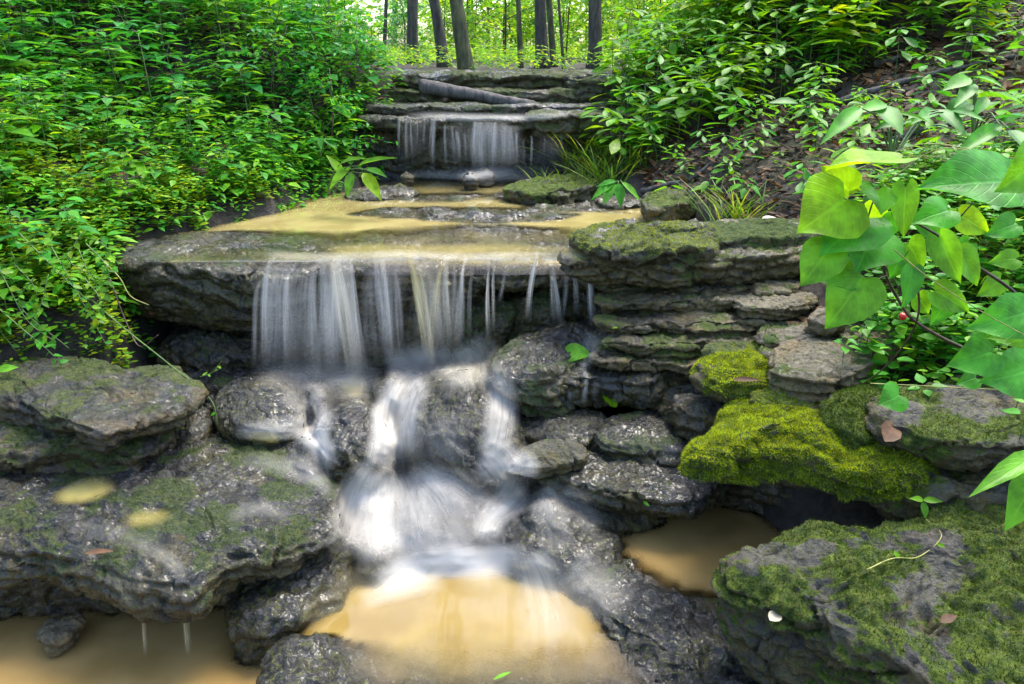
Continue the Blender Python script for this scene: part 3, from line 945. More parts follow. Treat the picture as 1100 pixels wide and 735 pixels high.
rock("small_stone", "pale brown stone under the mossy boulder at the bottom edge", "stone",
     [(822, 742), (840, 726), (880, 722), (920, 735), (900, 760), (840, 760)], .11, .08, "tan", strata=.002, rnd=.02, a=(.012, .08), moss=.2, ochre=.5)

# ---- upper pool ripples and stones
ups = [
    ("long dark ripple ledge across the front of the upper pool", [(372, 232), (420, 225), (500, 224), (570, 227), (622, 232), (600, 238), (520, 241), (440, 237)], .766, "wet", .25),
    ("short dark rock in the middle of the upper pool", [(522, 212), (545, 207), (580, 207), (600, 212), (570, 217), (535, 217)], .765, "wet", .25),
    ("grey-green rock at the right of the upper pool", [(560, 224), (590, 215), (650, 215), (690, 222), (650, 229), (590, 229)], .764, "wet", .35),
    ("flat greenish rock left of centre in the upper pool", [(430, 217), (450, 210), (500, 208), (520, 212), (490, 219)], .764, "wet", .35),
    ("dark wedge of rock beside the leafy left edge of the upper pool", [(372, 206), (400, 200), (436, 201), (444, 206), (410, 211), (380, 211)], .775, "damp", .2),
    ("flat pale green stone below the grassy mound", [(574, 204), (590, 198), (618, 199), (624, 205), (600, 209)], .80, "mossy", .3),
    ("mossy grassy mound at the right foot of the upper fall", [(540, 202), (560, 194), (600, 188), (640, 190), (640, 200), (600, 204), (560, 206)], .82, "mossy", .65),
    ("low mossy stone on the right edge of the upper pool", [(690, 212), (705, 204), (730, 204), (742, 214), (720, 222), (696, 222)], .86, "mossy", .6),
    ("half sunk rock at the right rear of the upper pool", [(640, 214), (655, 209), (690, 211), (692, 218), (660, 220)], .775, "damp", .2),
    ("dark sliver of rock near the lip of the upper pool", [(452, 250), (480, 246), (560, 246), (600, 250), (560, 254), (480, 254)], .757, "damp", .1),
    ("wet rock patch beside the moss-topped slab", [(560, 268), (590, 262), (625, 264), (630, 272), (590, 276)], .765, "wet", .15),
]
for lab, pts, z, mt, ms in ups:
    rock("pool_rock", lab, "rock", pts, z - (.022 if z < .77 else 0), .09, mt, rnd=.02, dome=.004, a=(.03, .10), b=(.014, .04), moss=ms, ochre=.5, res=.011)
for lab, x, y, s, mt in (("tan pebble standing at the left foot of the upper fall", 437, 192, .035, "tan"), ("cream pebble below the upper fall", 521, 192, .05, "tan"),
                         ("white pebble on the grassy mound", 620, 194, .025, "tan"), ("dark cobble beside the cream pebble", 505, 195, .05, "damp")):
    p = at_z(x, y, .80)
    rock("pebble", lab, "pebble", [(p[0] + s * math.cos(q), p[1] + s * math.sin(q)) for q in np.linspace(0, 6.28, 8)[:-1]], .80 + s * .7, s * 1.6, mt, world=True, rnd=.04,
         dome=.02, a=(.01, .08), b=(.006, .03), res=.006)
rock("upper_ledge", "dark stone lip of the upper fall", "rock",
     [(-1.0, 5.15), (-.8, 5.0), (-.4, 4.95), (0, 4.96), (.25, 5.0), (.35, 5.3), (-.2, 5.8), (-1.0, 5.8)], 1.145, .085, "wet", world=True, rnd=.03, under=.9, dome=.0, a=(.03, .25),
     strata=.014, sfreq=20, ochre=.45, moss=.38, res=.012)
rock("upper_ledge", "second dark step set back above the upper fall lip", "rock",
     [(-1.05, 5.3), (-.8, 5.14), (-.3, 5.12), (.2, 5.14), (.6, 5.2), (.7, 5.8), (-1.0, 5.8)], 1.205, .075, "wet", world=True, rnd=.025, under=.92, dome=.0, a=(.03, .25), strata=.012,
     ochre=.4, moss=.42, res=.012)
rock("upper_ledge", "olive mossy layers at the right end of the upper fall", "rock",
     [(.1, 5.02), (.3, 4.93), (.6, 4.9), (.95, 4.95), (1.0, 5.5), (.2, 5.5)], 1.175, .16, "damp", world=True, rnd=.03, under=.9, dome=.01, a=(.03, .2), strata=.022, sfreq=16,
     ochre=.6, moss=.55, res=.011)
rock("upper_recess", "black hollow wall behind the upper fall", "bedrock",
     [(-1.1, 5.2), (-.5, 5.14), (.2, 5.14), (.8, 5.1), (.9, 5.6), (-1.1, 5.6)], 1.08, .36, "wet", world=True, rnd=.04, under=1.0, a=(.03, .2), strata=.03, sfreq=9, ochre=.3, moss=.1, res=.013)
rock("top_tier", "long cracked top tier of rock under the tree roots", "rock",
     [(-.85, 5.75), (-.55, 5.6), (-.1, 5.56), (.35, 5.58), (.62, 5.66), (.8, 6.3), (-.9, 6.4)], 1.375, .10, "damp", world=True, rnd=.03, under=.92, a=(.04, .25), strata=.02, sfreq=14,
     ochre=.5, moss=.48, res=.012)
rock("top_tier", "lower olive tier beneath the long cracked top tier", "rock",
     [(-.9, 5.6), (-.5, 5.48), (0, 5.44), (.4, 5.46), (.66, 5.55), (.8, 6.0), (-.9, 6.0)], 1.28, .10, "damp", world=True, rnd=.03, under=.92, a=(.04, .25), strata=.02, sfreq=14, ochre=.55,
     moss=.6, res=.012)
rock("top_tier", "blocky rock at the right end of the top tier", "rock",
     [(.35, 5.6), (.5, 5.42), (.72, 5.4), (.9, 5.5), (.9, 6.0), (.4, 6.0)], 1.36, .18, "damp", world=True, rnd=.03, under=.92, a=(.04, .2), strata=.025, sfreq=12, ochre=.5, moss=.48, res=.012)

# log lying across the tiers
lp = smooth_path([at_y(452, 93, 5.42), at_y(490, 99, 5.38), at_y(530, 106, 5.34), at_y(574, 114, 5.3)], 26)
v, q, t3 = tube(lp, np.linspace(.048, .03, 26), 14)
v = v + (0.008 * fbm(v * 14, 3))[:, None] * np.array([.4, .4, 1])
log = link("fallen_log", make_mesh("fallen_log", v, [q, t3]), M["log"])
tag(log, "bare grey log lying slantwise across the rock above the upper fall", "log")
# ------------------------------------------------------------------ water
_moss = [o for o in bpy.data.objects if o.name.split('.')[0] == "moss"]
for o in _moss:
    o.hide_viewport = True
bpy.context.view_layer.update()
DG = bpy.context.evaluated_depsgraph_get()


def cast(o, d):
    ok, p, n, *_ = scene.ray_cast(DG, Vector(o), Vector(d))
    return (np.array(p), np.array(n)) if ok else (None, None)


def pool(name, x0, x1, y0, y1, z, step, mat, keep=None, spill=0, blur=6):
    xs, ys = np.arange(x0, x1 + 1e-6, step), np.arange(y0, y1 + 1e-6, step)
    X, Y = np.meshgrid(xs, ys)
    X, Y = X.ravel(), Y.ravel()
    dep = np.zeros(len(X))
    for k in range(len(X)):
        p, _n = cast((X[k], Y[k], z + 0.002), (0, 0, -1))
        # a point inside a rock sees that rock's underside first: look for a roof just above as well
        dep[k] = z - p[2] if p is not None else .3
        up, un = cast((X[k], Y[k], z + 0.45), (0, 0, -1))
        if up is not None and up[2] > z:
            t_, tn = cast((X[k], Y[k], z), (0, 0, 1))
            if t_ is not None and tn[2] > 0:      # leaving a solid upwards: the point is inside rock
                dep[k] = -(t_[2] - z)
    # the silt clears towards the edges over a few centimetres
    n = len(xs)
    g = np.clip(dep.reshape(len(ys), n), -.05, .14)
    for _ in range(blur):
        pd = np.pad(g, 1, mode="edge")
        g = (pd[:-2, 1:-1] + pd[2:, 1:-1] + pd[1:-1, :-2] + pd[1:-1, 2:] + pd[1:-1, 1:-1] * 2) / 6
    g = g.ravel()
    inside = dep.copy()
    dep = np.where(inside > 0, np.minimum(g, np.maximum(inside, .0) * 1.6 + .0), np.minimum(g, 0))
    i = np.arange(len(ys) - 1)[:, None] * n + np.arange(n - 1)[None]
    Q = np.stack([i, i + 1, i + n + 1, i + n], -1).reshape(-1, 4)
    kq = inside[Q].max(1) > -0.02
    if keep is not None:
        kq &= keep(X[Q].mean(1), Y[Q].mean(1))
    Q = Q[kq]
    used = np.unique(Q)
    mp = np.full(len(X), -1)
    mp[used] = np.arange(len(used))
    Z = np.full(len(X), z)
    if spill:
        drop = np.clip((spill - Y) / .1, 0, 1) ** 2 * .05
        Z -= drop
        dep = dep - drop * .9
        dep = dep * sstep(2.955, 3.0, Y)
    me = make_mesh(name, np.stack([X, Y, Z], -1)[used], [mp[Q]], attrs={"depth": dep[used]})
    o = link(name, me, M[mat])
    tag(o, kind="structure")
    return o


pool("upper_pool_water", -1.95, 1.0, 2.93, 5.14, .752, .03, "pool_up", keep=lambda X, Y: (Y > 3.0) | (X > -.75), spill=3.02)
pool("plunge_pool_water", -.85, .72, 1.15, 2.05, .052, .012, "pool", blur=16, keep=lambda X, Y: X > -.62 - (Y - 1.7) * .2)
pool("side_pool_water", .2, 1.3, 1.75, 2.5, .10, .02, "pool_lightened", keep=lambda X, Y: Y > 1.95 - (X - .29) * .8)
pool("slab_pool_water", -2.2, -.42, 1.0, 2.15, -.03, .018, "pool_lightened", keep=lambda X, Y: (X < -.5))
pool("shelf_puddle_water", .3, .75, 2.55, 2.85, .488, .012, "pool_lightened")


for o in _moss:
    o.hide_viewport = False
bpy.context.view_layer.update()
DG = bpy.context.evaluated_depsgraph_get()


def silk_grid(name, P, dens, muddy, uv, parent, streak=1.0):
    """P (n,m,3)"""
    n, m = P.shape[:2]
    i = np.arange(n - 1)[:, None] * m + np.arange(m - 1)[None]
    Q = np.stack([i, i + 1, i + m + 1, i + m], -1).reshape(-1, 4)
    off = np.array(parent.location) if parent is not None else np.zeros(3)
    me = make_mesh(name, P.reshape(-1, 3) - off, [Q], uv=uv.reshape(-1, 2), attrs={"dens": dens.ravel(), "streak": np.full(dens.size, streak), "muddy": np.broadcast_to(muddy, dens.shape).ravel()})
    return link(name, me, M["silk"], parent=parent)


def drape(name, path, dens, parent, muddy=0.0, n=46, m=26, lift=.014, ends=(.18, .25), smooth=10, kscale=1.0, streak=.38):
    """sheet of water lying on the rocks along a path of (px, py, half width in px)"""
    path = np.array(path, float)
    C = smooth_path(path, n)
    T = np.gradient(C[:, :2], axis=0)
    T /= np.linalg.norm(T, axis=1)[:, None] + 1e-9
    Nn = np.stack([-T[:, 1], T[:, 0]], -1)
    u = np.linspace(-1, 1, m)
    PX = C[:, None, 0] + Nn[:, None, 0] * u[None] * C[:, None, 2]
    PY = C[:, None, 1] + Nn[:, None, 1] * u[None] * C[:, None, 2]
    dist = np.zeros((n, m))
    rays = np.zeros((n, m, 3))
    for a in range(n):
        for b in range(m):
            r = ray(PX[a, b], PY[a, b])
            r /= np.linalg.norm(r)
            rays[a, b] = r
            p, _n = cast(CAMV, r)
            dist[a, b] = np.linalg.norm(p - CAMV) if p is not None else 3
    raw = dist - lift
    dd = raw.copy()
    for _ in range(smooth):
        pd = np.pad(dd, 1, mode="edge")
        av = (pd[:-2, 1:-1] + pd[2:, 1:-1] + pd[1:-1, :-2] + pd[1:-1, 2:]) / 4
        dd = np.minimum(av, raw)
    P = CAMV + rays * dd[..., None]
    v = np.linspace(0, 1, n)
    ln = np.concatenate([[0], np.cumsum(np.linalg.norm(np.diff(P[:, m // 2], axis=0), axis=1))])
    across = np.clip(1 - np.abs(u) ** 2, 0, 1) ** 1.7
    D = dens if np.ndim(dens) else np.full(2, dens)
    D = np.interp(v, np.linspace(0, 1, len(D)), D)
    e = sstep(0, ends[0] + 1e-6, v) * (1 - sstep(1 - ends[1], 1 + 1e-6, v))
    # water thins over bumps: stable noise in space
    nz = 0.75 + 0.5 * np.clip(fbm(P.reshape(-1, 3) * 9, 3).reshape(n, m) + .45, 0, 1)
    de = across[None] * (D * e)[:, None] * nz
    wid = C[:, 2].mean() / F_PX * 2
    uv = np.stack([np.broadcast_to(u[None] * wid * kscale, (n, m)) + path[0, 0] * .01, np.broadcast_to(ln[:, None], (n, m))], -1)
    return silk_grid(name, P, de, muddy, uv, parent, streak)


def stream(parent, x0, y0, x1, y1, w0, w1, dens, Y0, Y1, muddy=0.0, n=34, m=13, fade=.4, seed=0, back=.09, sway=1.0):
    """falling strand: slides over the lip at depth Y0, drops and spreads, lands at depth Y1"""
    A, B = at_y(x0, y0, Y0), at_y(x1, y1, Y1)
    s = np.linspace(0, 1, n)
    pre = .2
    t = np.clip((s - pre) / (1 - pre), 0, 1)
    q = np.clip(s / pre, 0, 1)
    ph = seed * 2.3
    Xc = A[0] + (B[0] - A[0]) * t ** .9 + sway * .004 * np.sin(5 * t + ph) * t
    Yc = A[1] + back * (1 - q) + (B[1] - A[1]) * t ** .7
    z = A[2] + .016 * (1 - q) + (B[2] - A[2]) * (0.1 * t + 0.9 * t ** 1.8) - .006 * q * (t == 0)
    sc = Y0 / F_PX
    w = (w0 * (1 + .5 * (1 - q)) + (w1 - w0) * t ** 1.2) * sc
    w = w * (1 + sway * .12 * np.sin(7 * t + ph * 1.7))
    u = np.linspace(-1, 1, m)
    P = np.zeros((n, m, 3))
    P[..., 0] = Xc[:, None] + u[None] * w[:, None] * .5 + (.003 * np.sin(9 * u + ph))[None] * t[:, None]
    P[..., 1] = Yc[:, None] - (1 - u[None] ** 2) * w[:, None] * .3 * t[:, None] ** .5
    P[..., 2] = z[:, None]
    ln = np.concatenate([[0], np.cumsum(np.hypot(np.diff(Yc), np.diff(z)))])
    e = (.25 + .75 * sstep(0, .5, t)) * sstep(0, .16, s) * (1 - sstep(1 - fade, 1.0, t))
    de = (np.clip(1 - np.abs(u) ** 2.0, 0, 1) ** 1.3)[None] * (dens * e)[:, None]
    # threads: each strand tears into finer ones on the way down
    th = .5 + .5 * np.sin(u * (5 + 3 * math.sin(ph)) + ph * 3)
    de = de * (1 - .55 * th[None] * sstep(.1, .7, t)[:, None])
    uv = np.stack([np.broadcast_to(u[None] * w.mean(), (n, m)) + x0 * .013 + seed, np.broadcast_to(ln[:, None], (n, m))], -1)
    return silk_grid("stream", P, de, muddy * (1 - .4 * t)[:, None] * np.ones((1, m)), uv, parent)


# the main fall
mf = empty("waterfall", (-.2, 2.9, .4))
tag(mf, "wide main waterfall of silky white and yellow strands over the ledge", "waterfall")
MAIN = [  # x0 y0 x1 y1 w0 w1 dens muddy
    (310, 283, 306, 410, 60, 84, .26, 0), (360, 283, 366, 412, 44, 76, .3, .1), (418, 283, 418, 394, 40, 56, .22, 0), (466, 284, 468, 392, 46, 66, .3, .3),
    (291, 281, 287, 402, 7, 15, .6, 0), (299, 284, 300, 396, 16, 34, .2, 0), (312, 292, 309, 410, 6, 12, .45, 0), (306, 286, 322, 404, 10, 26, .2, 0), (334, 287, 330, 404, 14, 42, .26, 0), (340, 284, 338, 414, 7, 20, .5, 0),
    (280, 302, 274, 400, 4, 9, .4, 0), (349, 283, 352, 408, 10, 22, .42, 0), (357, 282, 380, 412, 13, 24, .85, .55), (366, 281, 388, 415, 14, 20, .8, .25), (362, 282, 364, 404, 18, 40, .45, .05), (376, 281, 391, 408, 7, 12, .6, 0),
    (404, 276, 414, 388, 7, 12, .42, 0), (411, 280, 421, 396, 7, 13, .6, 0), (425, 290, 433, 386, 5, 11, .3, 0), (396, 298, 399, 398, 14, 26, .16, 0),
    (439, 277, 461, 392, 8, 17, 1.0, .9), (445, 279, 468, 400, 6, 12, .8, .7), (475, 286, 464, 392, 6, 13, .8, 1.0), (479, 283, 481, 372, 6, 13, .45, .15), (499, 282, 492, 380, 5, 13, .75, .1), (488, 286, 489, 366, 5, 10, .25, 0),
    (525, 284, 524, 370, 3, 7, .65, .2), (531, 286, 529, 362, 3, 6, .55, .2), (544, 290, 537, 328, 4, 6, .22, 0),
    (577, 276, 567, 348, 5, 9, .62, .05), (592, 284, 598, 352, 7, 16, .42, .05), (615, 280, 619, 342, 4, 10, .42, 0), (625, 278, 638, 356, 6, 9, .8, .05), (631, 281, 635, 352, 3, 7, .6, 0),
    (647, 284, 649, 318, 3, 7, .35, 0), (609, 290, 605, 346, 4, 8, .22, 0), (458, 290, 472, 385, 14, 42, .24, .35), (508, 290, 503, 370, 4, 8, .2, 0)]
for k, (a_, b_, c_, d_, e_, f_, g_, h_) in enumerate(MAIN):
    stream(mf, a_, b_, c_, d_, e_, f_, g_ * (1.4 if a_ > 560 else 1.0), 2.89, 2.74 if a_ < 520 else 2.84, h_, seed=k * .77)
for pth, dn, md in (([(270, 272, 5), (350, 276, 6), (430, 273, 6), (500, 276, 6), (560, 274, 5), (640, 276, 5)], [.2, .35, .4, .35, .35, .25], .4),
                    ([(340, 268, 7), (450, 268, 8), (560, 268, 7), (630, 270, 6)], [.2, .35, .3, .2], 1.0)):
    drape("lip_sheet", pth, np.array(dn), mf, muddy=md, n=60, m=12, lift=.01, ends=(.1, .1))
for pth, dn in (([(268, 400, 18), (320, 404, 22), (372, 408, 24), (400, 402, 18)], [.12, .22, .4, .25]), ([(410, 395, 22), (450, 388, 24), (500, 384, 20)], [.25, .5, .3])):
    drape("mist", pth, np.array(dn), mf, muddy=.05, n=40, m=20, lift=.03, streak=.1)
# small fall from the shelf
sf = empty("waterfall", (.24, 2.6, .35))
tag(sf, "short pair of thin strands dropping from the middle shelf beside a fallen leaf", "waterfall")
for k, (a_, b_, c_, d_, e_, f_, g_, h_) in enumerate([(628, 398, 628, 436, 6, 9, .6, 0), (618, 402, 612, 434, 9, 15, .35, 0), (664, 412, 662, 434, 10, 14, .14, 0), (640, 404, 640, 432, 8, 10, .16, 0)]):
    stream(sf, a_, b_, c_, d_, e_, f_, g_, 2.52, 2.46, h_, seed=k)
drape("wet_sheet", [(640, 356, 16), (634, 368, 14), (629, 384, 9), (627, 396, 8)], [.15, .25, .35], sf, n=26, m=14)
# the upper fall
uf = empty("waterfall", (-.3, 4.95, .85))
tag(uf, "distant upper waterfall of thin white strands over the dark lip", "waterfall")
UP = [(448, 128, 448, 178, 44, 50, .12), (492, 134, 492, 180, 40, 46, .14), (528, 130, 528, 187, 44, 64, .3), (548, 134, 551, 184, 22, 34, .25), (590, 146, 590, 176, 34, 40, .08), (429, 127, 429, 170, 3, 4, .35), (437, 127, 437, 174, 3, 5, .38), (442, 128, 442, 172, 2, 4, .28), (449, 128, 448, 160, 2, 3, .22), (456, 128, 456, 160, 3, 5, .2), (466, 127, 465, 184, 6, 7, .62),
      (478, 132, 479, 184, 3, 4, .36), (485, 134, 488, 178, 3, 4, .34), (490, 140, 494, 178, 4, 5, .38), (498, 142, 501, 178, 3, 4, .3), (511, 130, 509, 186, 6, 8, .6), (516, 130, 514, 186, 8, 18, .5), (525, 130, 524, 187, 10, 26, .4),
      (532, 130, 530, 186, 5, 9, .58), (541, 131, 543, 182, 6, 10, .32), (547, 136, 550, 182, 6, 10, .3), (555, 142, 555, 182, 3, 3, .42), (562, 150, 562, 182, 5, 5, .12), (571, 146, 571, 184, 3, 3, .46), (585, 146, 585, 170, 2, 3, .14), (603, 142, 603, 168, 2, 3, .14)]
for k, (a_, b_, c_, d_, e_, f_, g_) in enumerate(UP):
    stream(uf, a_, b_, c_, d_, e_, f_, g_ * 1.0, 4.95, 4.86, 0, m=7, n=16, seed=k * .6)
drape("wet_sheet", [(430, 122, 5), (500, 126, 6), (570, 126, 5), (620, 122, 4)], [.25, .4, .3], uf, n=40, m=10, lift=.02)
drape("foam", [(428, 186, 5), (480, 188, 6), (525, 187, 9), (580, 188, 5)], [.15, .3, .55, .15], uf, n=30, m=10, lift=.02)

# cascades over the boulders
cs = empty("cascade", (-.2, 2.3, .2))
tag(cs, "misty white water spreading over the dark boulders under the main waterfall", "cascade")
DR = [
    # over and around the central boulder
    ([(486, 374, 30), (500, 390, 44), (506, 408, 38), (508, 422, 26)], [.5, .75, .4, .1], .25),
    ([(524, 392, 20), (536, 415, 22), (538, 445, 22), (532, 475, 24), (526, 498, 28)], [.35, .5, .6, .55, .35], .02),
    ([(458, 394, 24), (440, 412, 28), (428, 440, 30), (424, 475, 32), (424, 512, 36)], [.35, .85, 1.0, .9, .6], .02),
    ([(408, 424, 16), (414, 450, 20), (412, 484, 22), (410, 510, 26)], [.35, .75, .8, .5], 0),
    ([(470, 440, 34), (475, 470, 36), (478, 500, 36)], [.06, .16, .2], 0),
    # the spread at the foot of the chute fans out downhill
    ([(404, 496, 20), (386, 530, 26), (376, 566, 28), (372, 600, 22)], [.7, .85, .5, .15], .03),
    ([(412, 500, 22), (410, 536, 30), (408, 572, 34), (412, 606, 30)], [.8, .9, .6, .4], .03),
    ([(424, 500, 24), (438, 534, 32), (448, 570, 36), (456, 604, 30)], [.8, .7, .35, .4], .02),
    ([(436, 502, 20), (466, 530, 30), (486, 566, 34), (494, 602, 28)], [.6, .45, .25, .4], 0),
    ([(446, 504, 16), (490, 524, 26), (520, 552, 26), (528, 590, 22)], [.4, .35, .35, .5], 0),
    ([(516, 482, 24), (534, 496, 32), (546, 516, 28), (536, 542, 20)], [.4, .75, .45, .3], 0),
    ([(548, 488, 18), (562, 500, 22), (560, 520, 18)], [.3, .5, .2], 0),
    ([(566, 520, 20), (548, 538, 22), (526, 560, 18), (518, 590, 20)], [.4, .85, .7, .6], .05),
    ([(575, 524, 18), (588, 542, 24), (596, 570, 26), (600, 600, 24)], [.5, .45, .2, .25], .03),
    ([(600, 528, 16), (626, 548, 20), (640, 576, 20)], [.3, .22, .1], 0),
    ([(372, 574, 26), (420, 590, 30), (470, 594, 28), (520, 590, 22)], [.2, .32, .32, .3], 0),
    ([(390, 540, 50), (430, 556, 60), (480, 566, 50)], [.12, .22, .12], 0),
    # left channel
    ([(345, 412, 34), (330, 432, 36), (322, 448, 32)], [.2, .25, .25], 0),
    ([(352, 430, 18), (340, 448, 24), (336, 464, 24), (348, 484, 16), (358, 506, 14)], [.35, .65, .8, .7, .5], 0),
    ([(250, 464, 10), (290, 461, 14), (330, 456, 18)], [.3, .45, .45], 0),
    ([(300, 490, 22), (335, 500, 22), (356, 520, 14)], [.08, .18, .1], 0),
    ([(360, 405, 36), (385, 412, 32), (410, 420, 22)], [.22, .3, .3], .2),
    # veil along the right edge of the big slab and over the smooth hump
    ([(372, 520, 14), (384, 556, 18), (390, 590, 18)], [.2, .14, .06], 0),
    # thin films on the big slab
    ([(250, 492, 10), (300, 500, 14), (345, 520, 12), (356, 540, 8)], [.08, .16, .18, .08], 0),
    ([(60, 560, 12), (130, 575, 14), (180, 600, 12), (200, 625, 8)], [.05, .1, .2, .3], .2),
    ([(240, 560, 10), (280, 545, 12), (320, 560, 10)], [.08, .16, .08], 0),
]
for k, (pth, dn, md) in enumerate(DR):
    drape("water_sheet", pth, np.array(dn) * .94, cs, muddy=md, smooth=22, lift=.013, streak=.7)
# foam fan where it enters the plunge pool
fm = empty("foam", (-.05, 1.95, .06))
tag(fm, "bright white foam rim and streaks fanning into the tan plunge pool", "foam")
FM = [
    ([(396, 632, 12), (430, 614, 20), (480, 604, 22), (530, 602, 24), (580, 604, 20)], [.5, 1.0, 1.1, 1.0, .7], 0),
    ([(380, 648, 14), (430, 630, 18), (480, 618, 20)], [.3, .6, .5], .1),
    ([(565, 592, 24), (580, 620, 34), (592, 660, 44), (600, 705, 50)], [.75, .6, .45, .15], .15),
    ([(610, 600, 26), (640, 630, 36), (665, 670, 40)], [.5, .3, .1], .1),
    ([(520, 600, 40), (525, 630, 46), (520, 680, 50)], [.6, .25, .05], .35),
    ([(470, 606, 30), (440, 640, 34), (410, 680, 30)], [.35, .15, .02], .45),
    ([(320, 672, 26), (350, 650, 26), (385, 628, 24), (420, 606, 22)], [.1, .14, .16, .25], .6),
    ([(350, 705, 24), (420, 716, 26), (500, 722, 26), (600, 722, 26), (690, 712, 24)], [.08, .1, .1, .1, .08], .7),
]
for pth, dn, md in FM:
    drape("foam_streak", pth, np.array(dn) * .95, fm, muddy=md, lift=.008, smooth=25, streak=.15 if pth[0][1] > 610 else .6)
# drips from the big slab into the brown pool
dp = empty("drip", (-.8, 1.58, .1))
tag(dp, "two thin drips falling from the overhanging slab into the brown pool", "drip")
for k, (a_, b_, c_, d_, e_, f_, g_) in enumerate([(200, 622, 203, 706, 13, 8, .8), (158, 636, 157, 706, 7, 5, .5), (242, 612, 241, 650, 6, 4, .35)]):
    stream(dp, a_, b_, c_, d_, e_, f_, g_, 1.69 if k < 2 else 1.78, 1.685 if k < 2 else 1.775, .8, seed=k, back=.015, sway=0, fade=.2)
for lab, pth, dn in (
        ("small tan puddle near the back of the huge left slab", [(52, 538, 7), (92, 527, 15), (128, 518, 9)], [.7, .95, .7]),
        ("faint tan puddle in the middle of the huge left slab", [(128, 562, 10), (160, 556, 12), (188, 552, 8)], [.2, .4, .2]),
        ("round yellow puddle at the foot of the strongest yellow strand", [(360, 418, 8), (378, 416, 13), (396, 412, 10)], [.7, 1.0, .8]),
        ("thin yellowish puddle in the left channel under the rounded boulder", [(262, 468, 6), (284, 470, 8), (304, 472, 6)], [.5, .7, .5])):
    o = drape("puddle", pth, np.array(dn), None, streak=.1, muddy=1.0, n=24, m=14, lift=.004, ends=(.3, .3), smooth=20, kscale=.15)
    tag(o, lab, "puddle")
# ------------------------------------------------------------------ points on rock and ground found before the plants are built
EXPOSURE = 2.15


def hit(x, y):
    r = ray(x, y)
    return cast(CAMV, r / np.linalg.norm(r))[0]


RHIT = [hit(x, y) for x, y in [(960, 375), (935, 395), (975, 395), (1000, 385), (950, 408), (1015, 400), (985, 412), (1035, 392), (920, 385), (905, 392), (1060, 410), (1080, 395), (990, 370), (930, 372), (1090, 440), (1095, 472),
                               (955, 350), (1020, 350), (1050, 330), (1070, 310), (1035, 370)]]
RHIT2 = {k: hit(*v) for k, v in {"tuft": (988, 556), "t0": (928, 614), "t1": (956, 602), "t2": (984, 600), "t3": (1008, 578), "t4": (992, 560)}.items()}
FALL = [
    ("fallen_leaf", "torn bright green leaf lying on the middle fall", 622, 384, .09, "heart", "big_mid", -.5, (0, -.8, 1), .9),
    ("fallen_leaf", "curled bright green leaf on the ledge below the middle shelf", 656, 432, .065, "heart", "big_yellow", 1.1, (0, -1, .5), 1.0),
    ("fallen_leaf", "small green leaf blade standing at the rim of the side pool", 692, 544, .035, "lance", "big_mid", 2.2, (0, -1, .3), 1.0),
    ("fallen_leaf", "pale maple-like leaf on the wet apron beside the corner boulder", 830, 666, .036, "round", "straw_leaf", .6, (0, -.3, 1), 1.0),
    ("fallen_leaf", "red-brown leaf strip lying on the huge left slab", 110, 596, .07, "lance", "litter", .1, (0, -.3, 1), .9),
    ("fallen_leaf", "single round green leaf at the left edge above the brown shelf", 12, 400, .06, "ovate", "big_mid", .3, (0, -.8, 1), 1.0),
    ("fallen_leaf", "orange dead leaf hanging on the face of the left ledge block", 167, 340, .04, "round", "litter", 1.5, (0, -1, .2), .9),
    ("fallen_leaf", "small orange leaf floating at the back of the side pool", 790, 548, .025, "ovate", "litter", .4, (0, -.1, 1), 1.0),
    ("fallen_leaf", "dark curled leaf lodged beside the mossy hump", 955, 466, .13, "ovate", "litter", .9, (0, -.7, .8), .8),
    ("fallen_leaf", "brown leaf on the moss of the corner boulder", 1015, 668, .05, "ovate", "litter", .4, (0, -.3, 1), .8),
    ("fallen_leaf", "tan leaf on the rock right of the upper pool", 825, 238, .06, "ovate", "straw_leaf", .2, (0, -.3, 1), .7),
    ("fallen_leaf", "green scrap of leaf at the bottom edge of the plunge pool", 540, 728, .05, "lance", "big_mid", .5, (0, -.3, 1), .7),
    ("fallen_leaf", "yellow-green leaf lying on the knobby stone by the shelf puddle", 664, 356, .05, "lance", "big_yellow", .2, (0, -.4, 1), .7),
    ("fallen_leaf", "brown leaf wedged under the bright moss cushion", 800, 412, .08, "lance", "litter", -.2, (0, -.7, 1), .8),
    ("fallen_leaf", "purple-brown leaf on the rock left of the bright chute", 372, 541, .05, "ovate", "litter", .2, (0, -.5, 1), .9),
    ("fallen_leaf", "lime leaf in the crack under the left shelves", 194, 464, .04, "lance", "big_yellow", .1, (0, -.5, 1), .9),
]
M["straw_leaf"] = leaf_mat("bleached_leaf", (.3, .26, .16), (.45, .4, .28), (.6, .55, .42), trans=.15, tboost=1.0)
FHIT = {f[1]: hit(f[2], f[3]) for f in FALL}
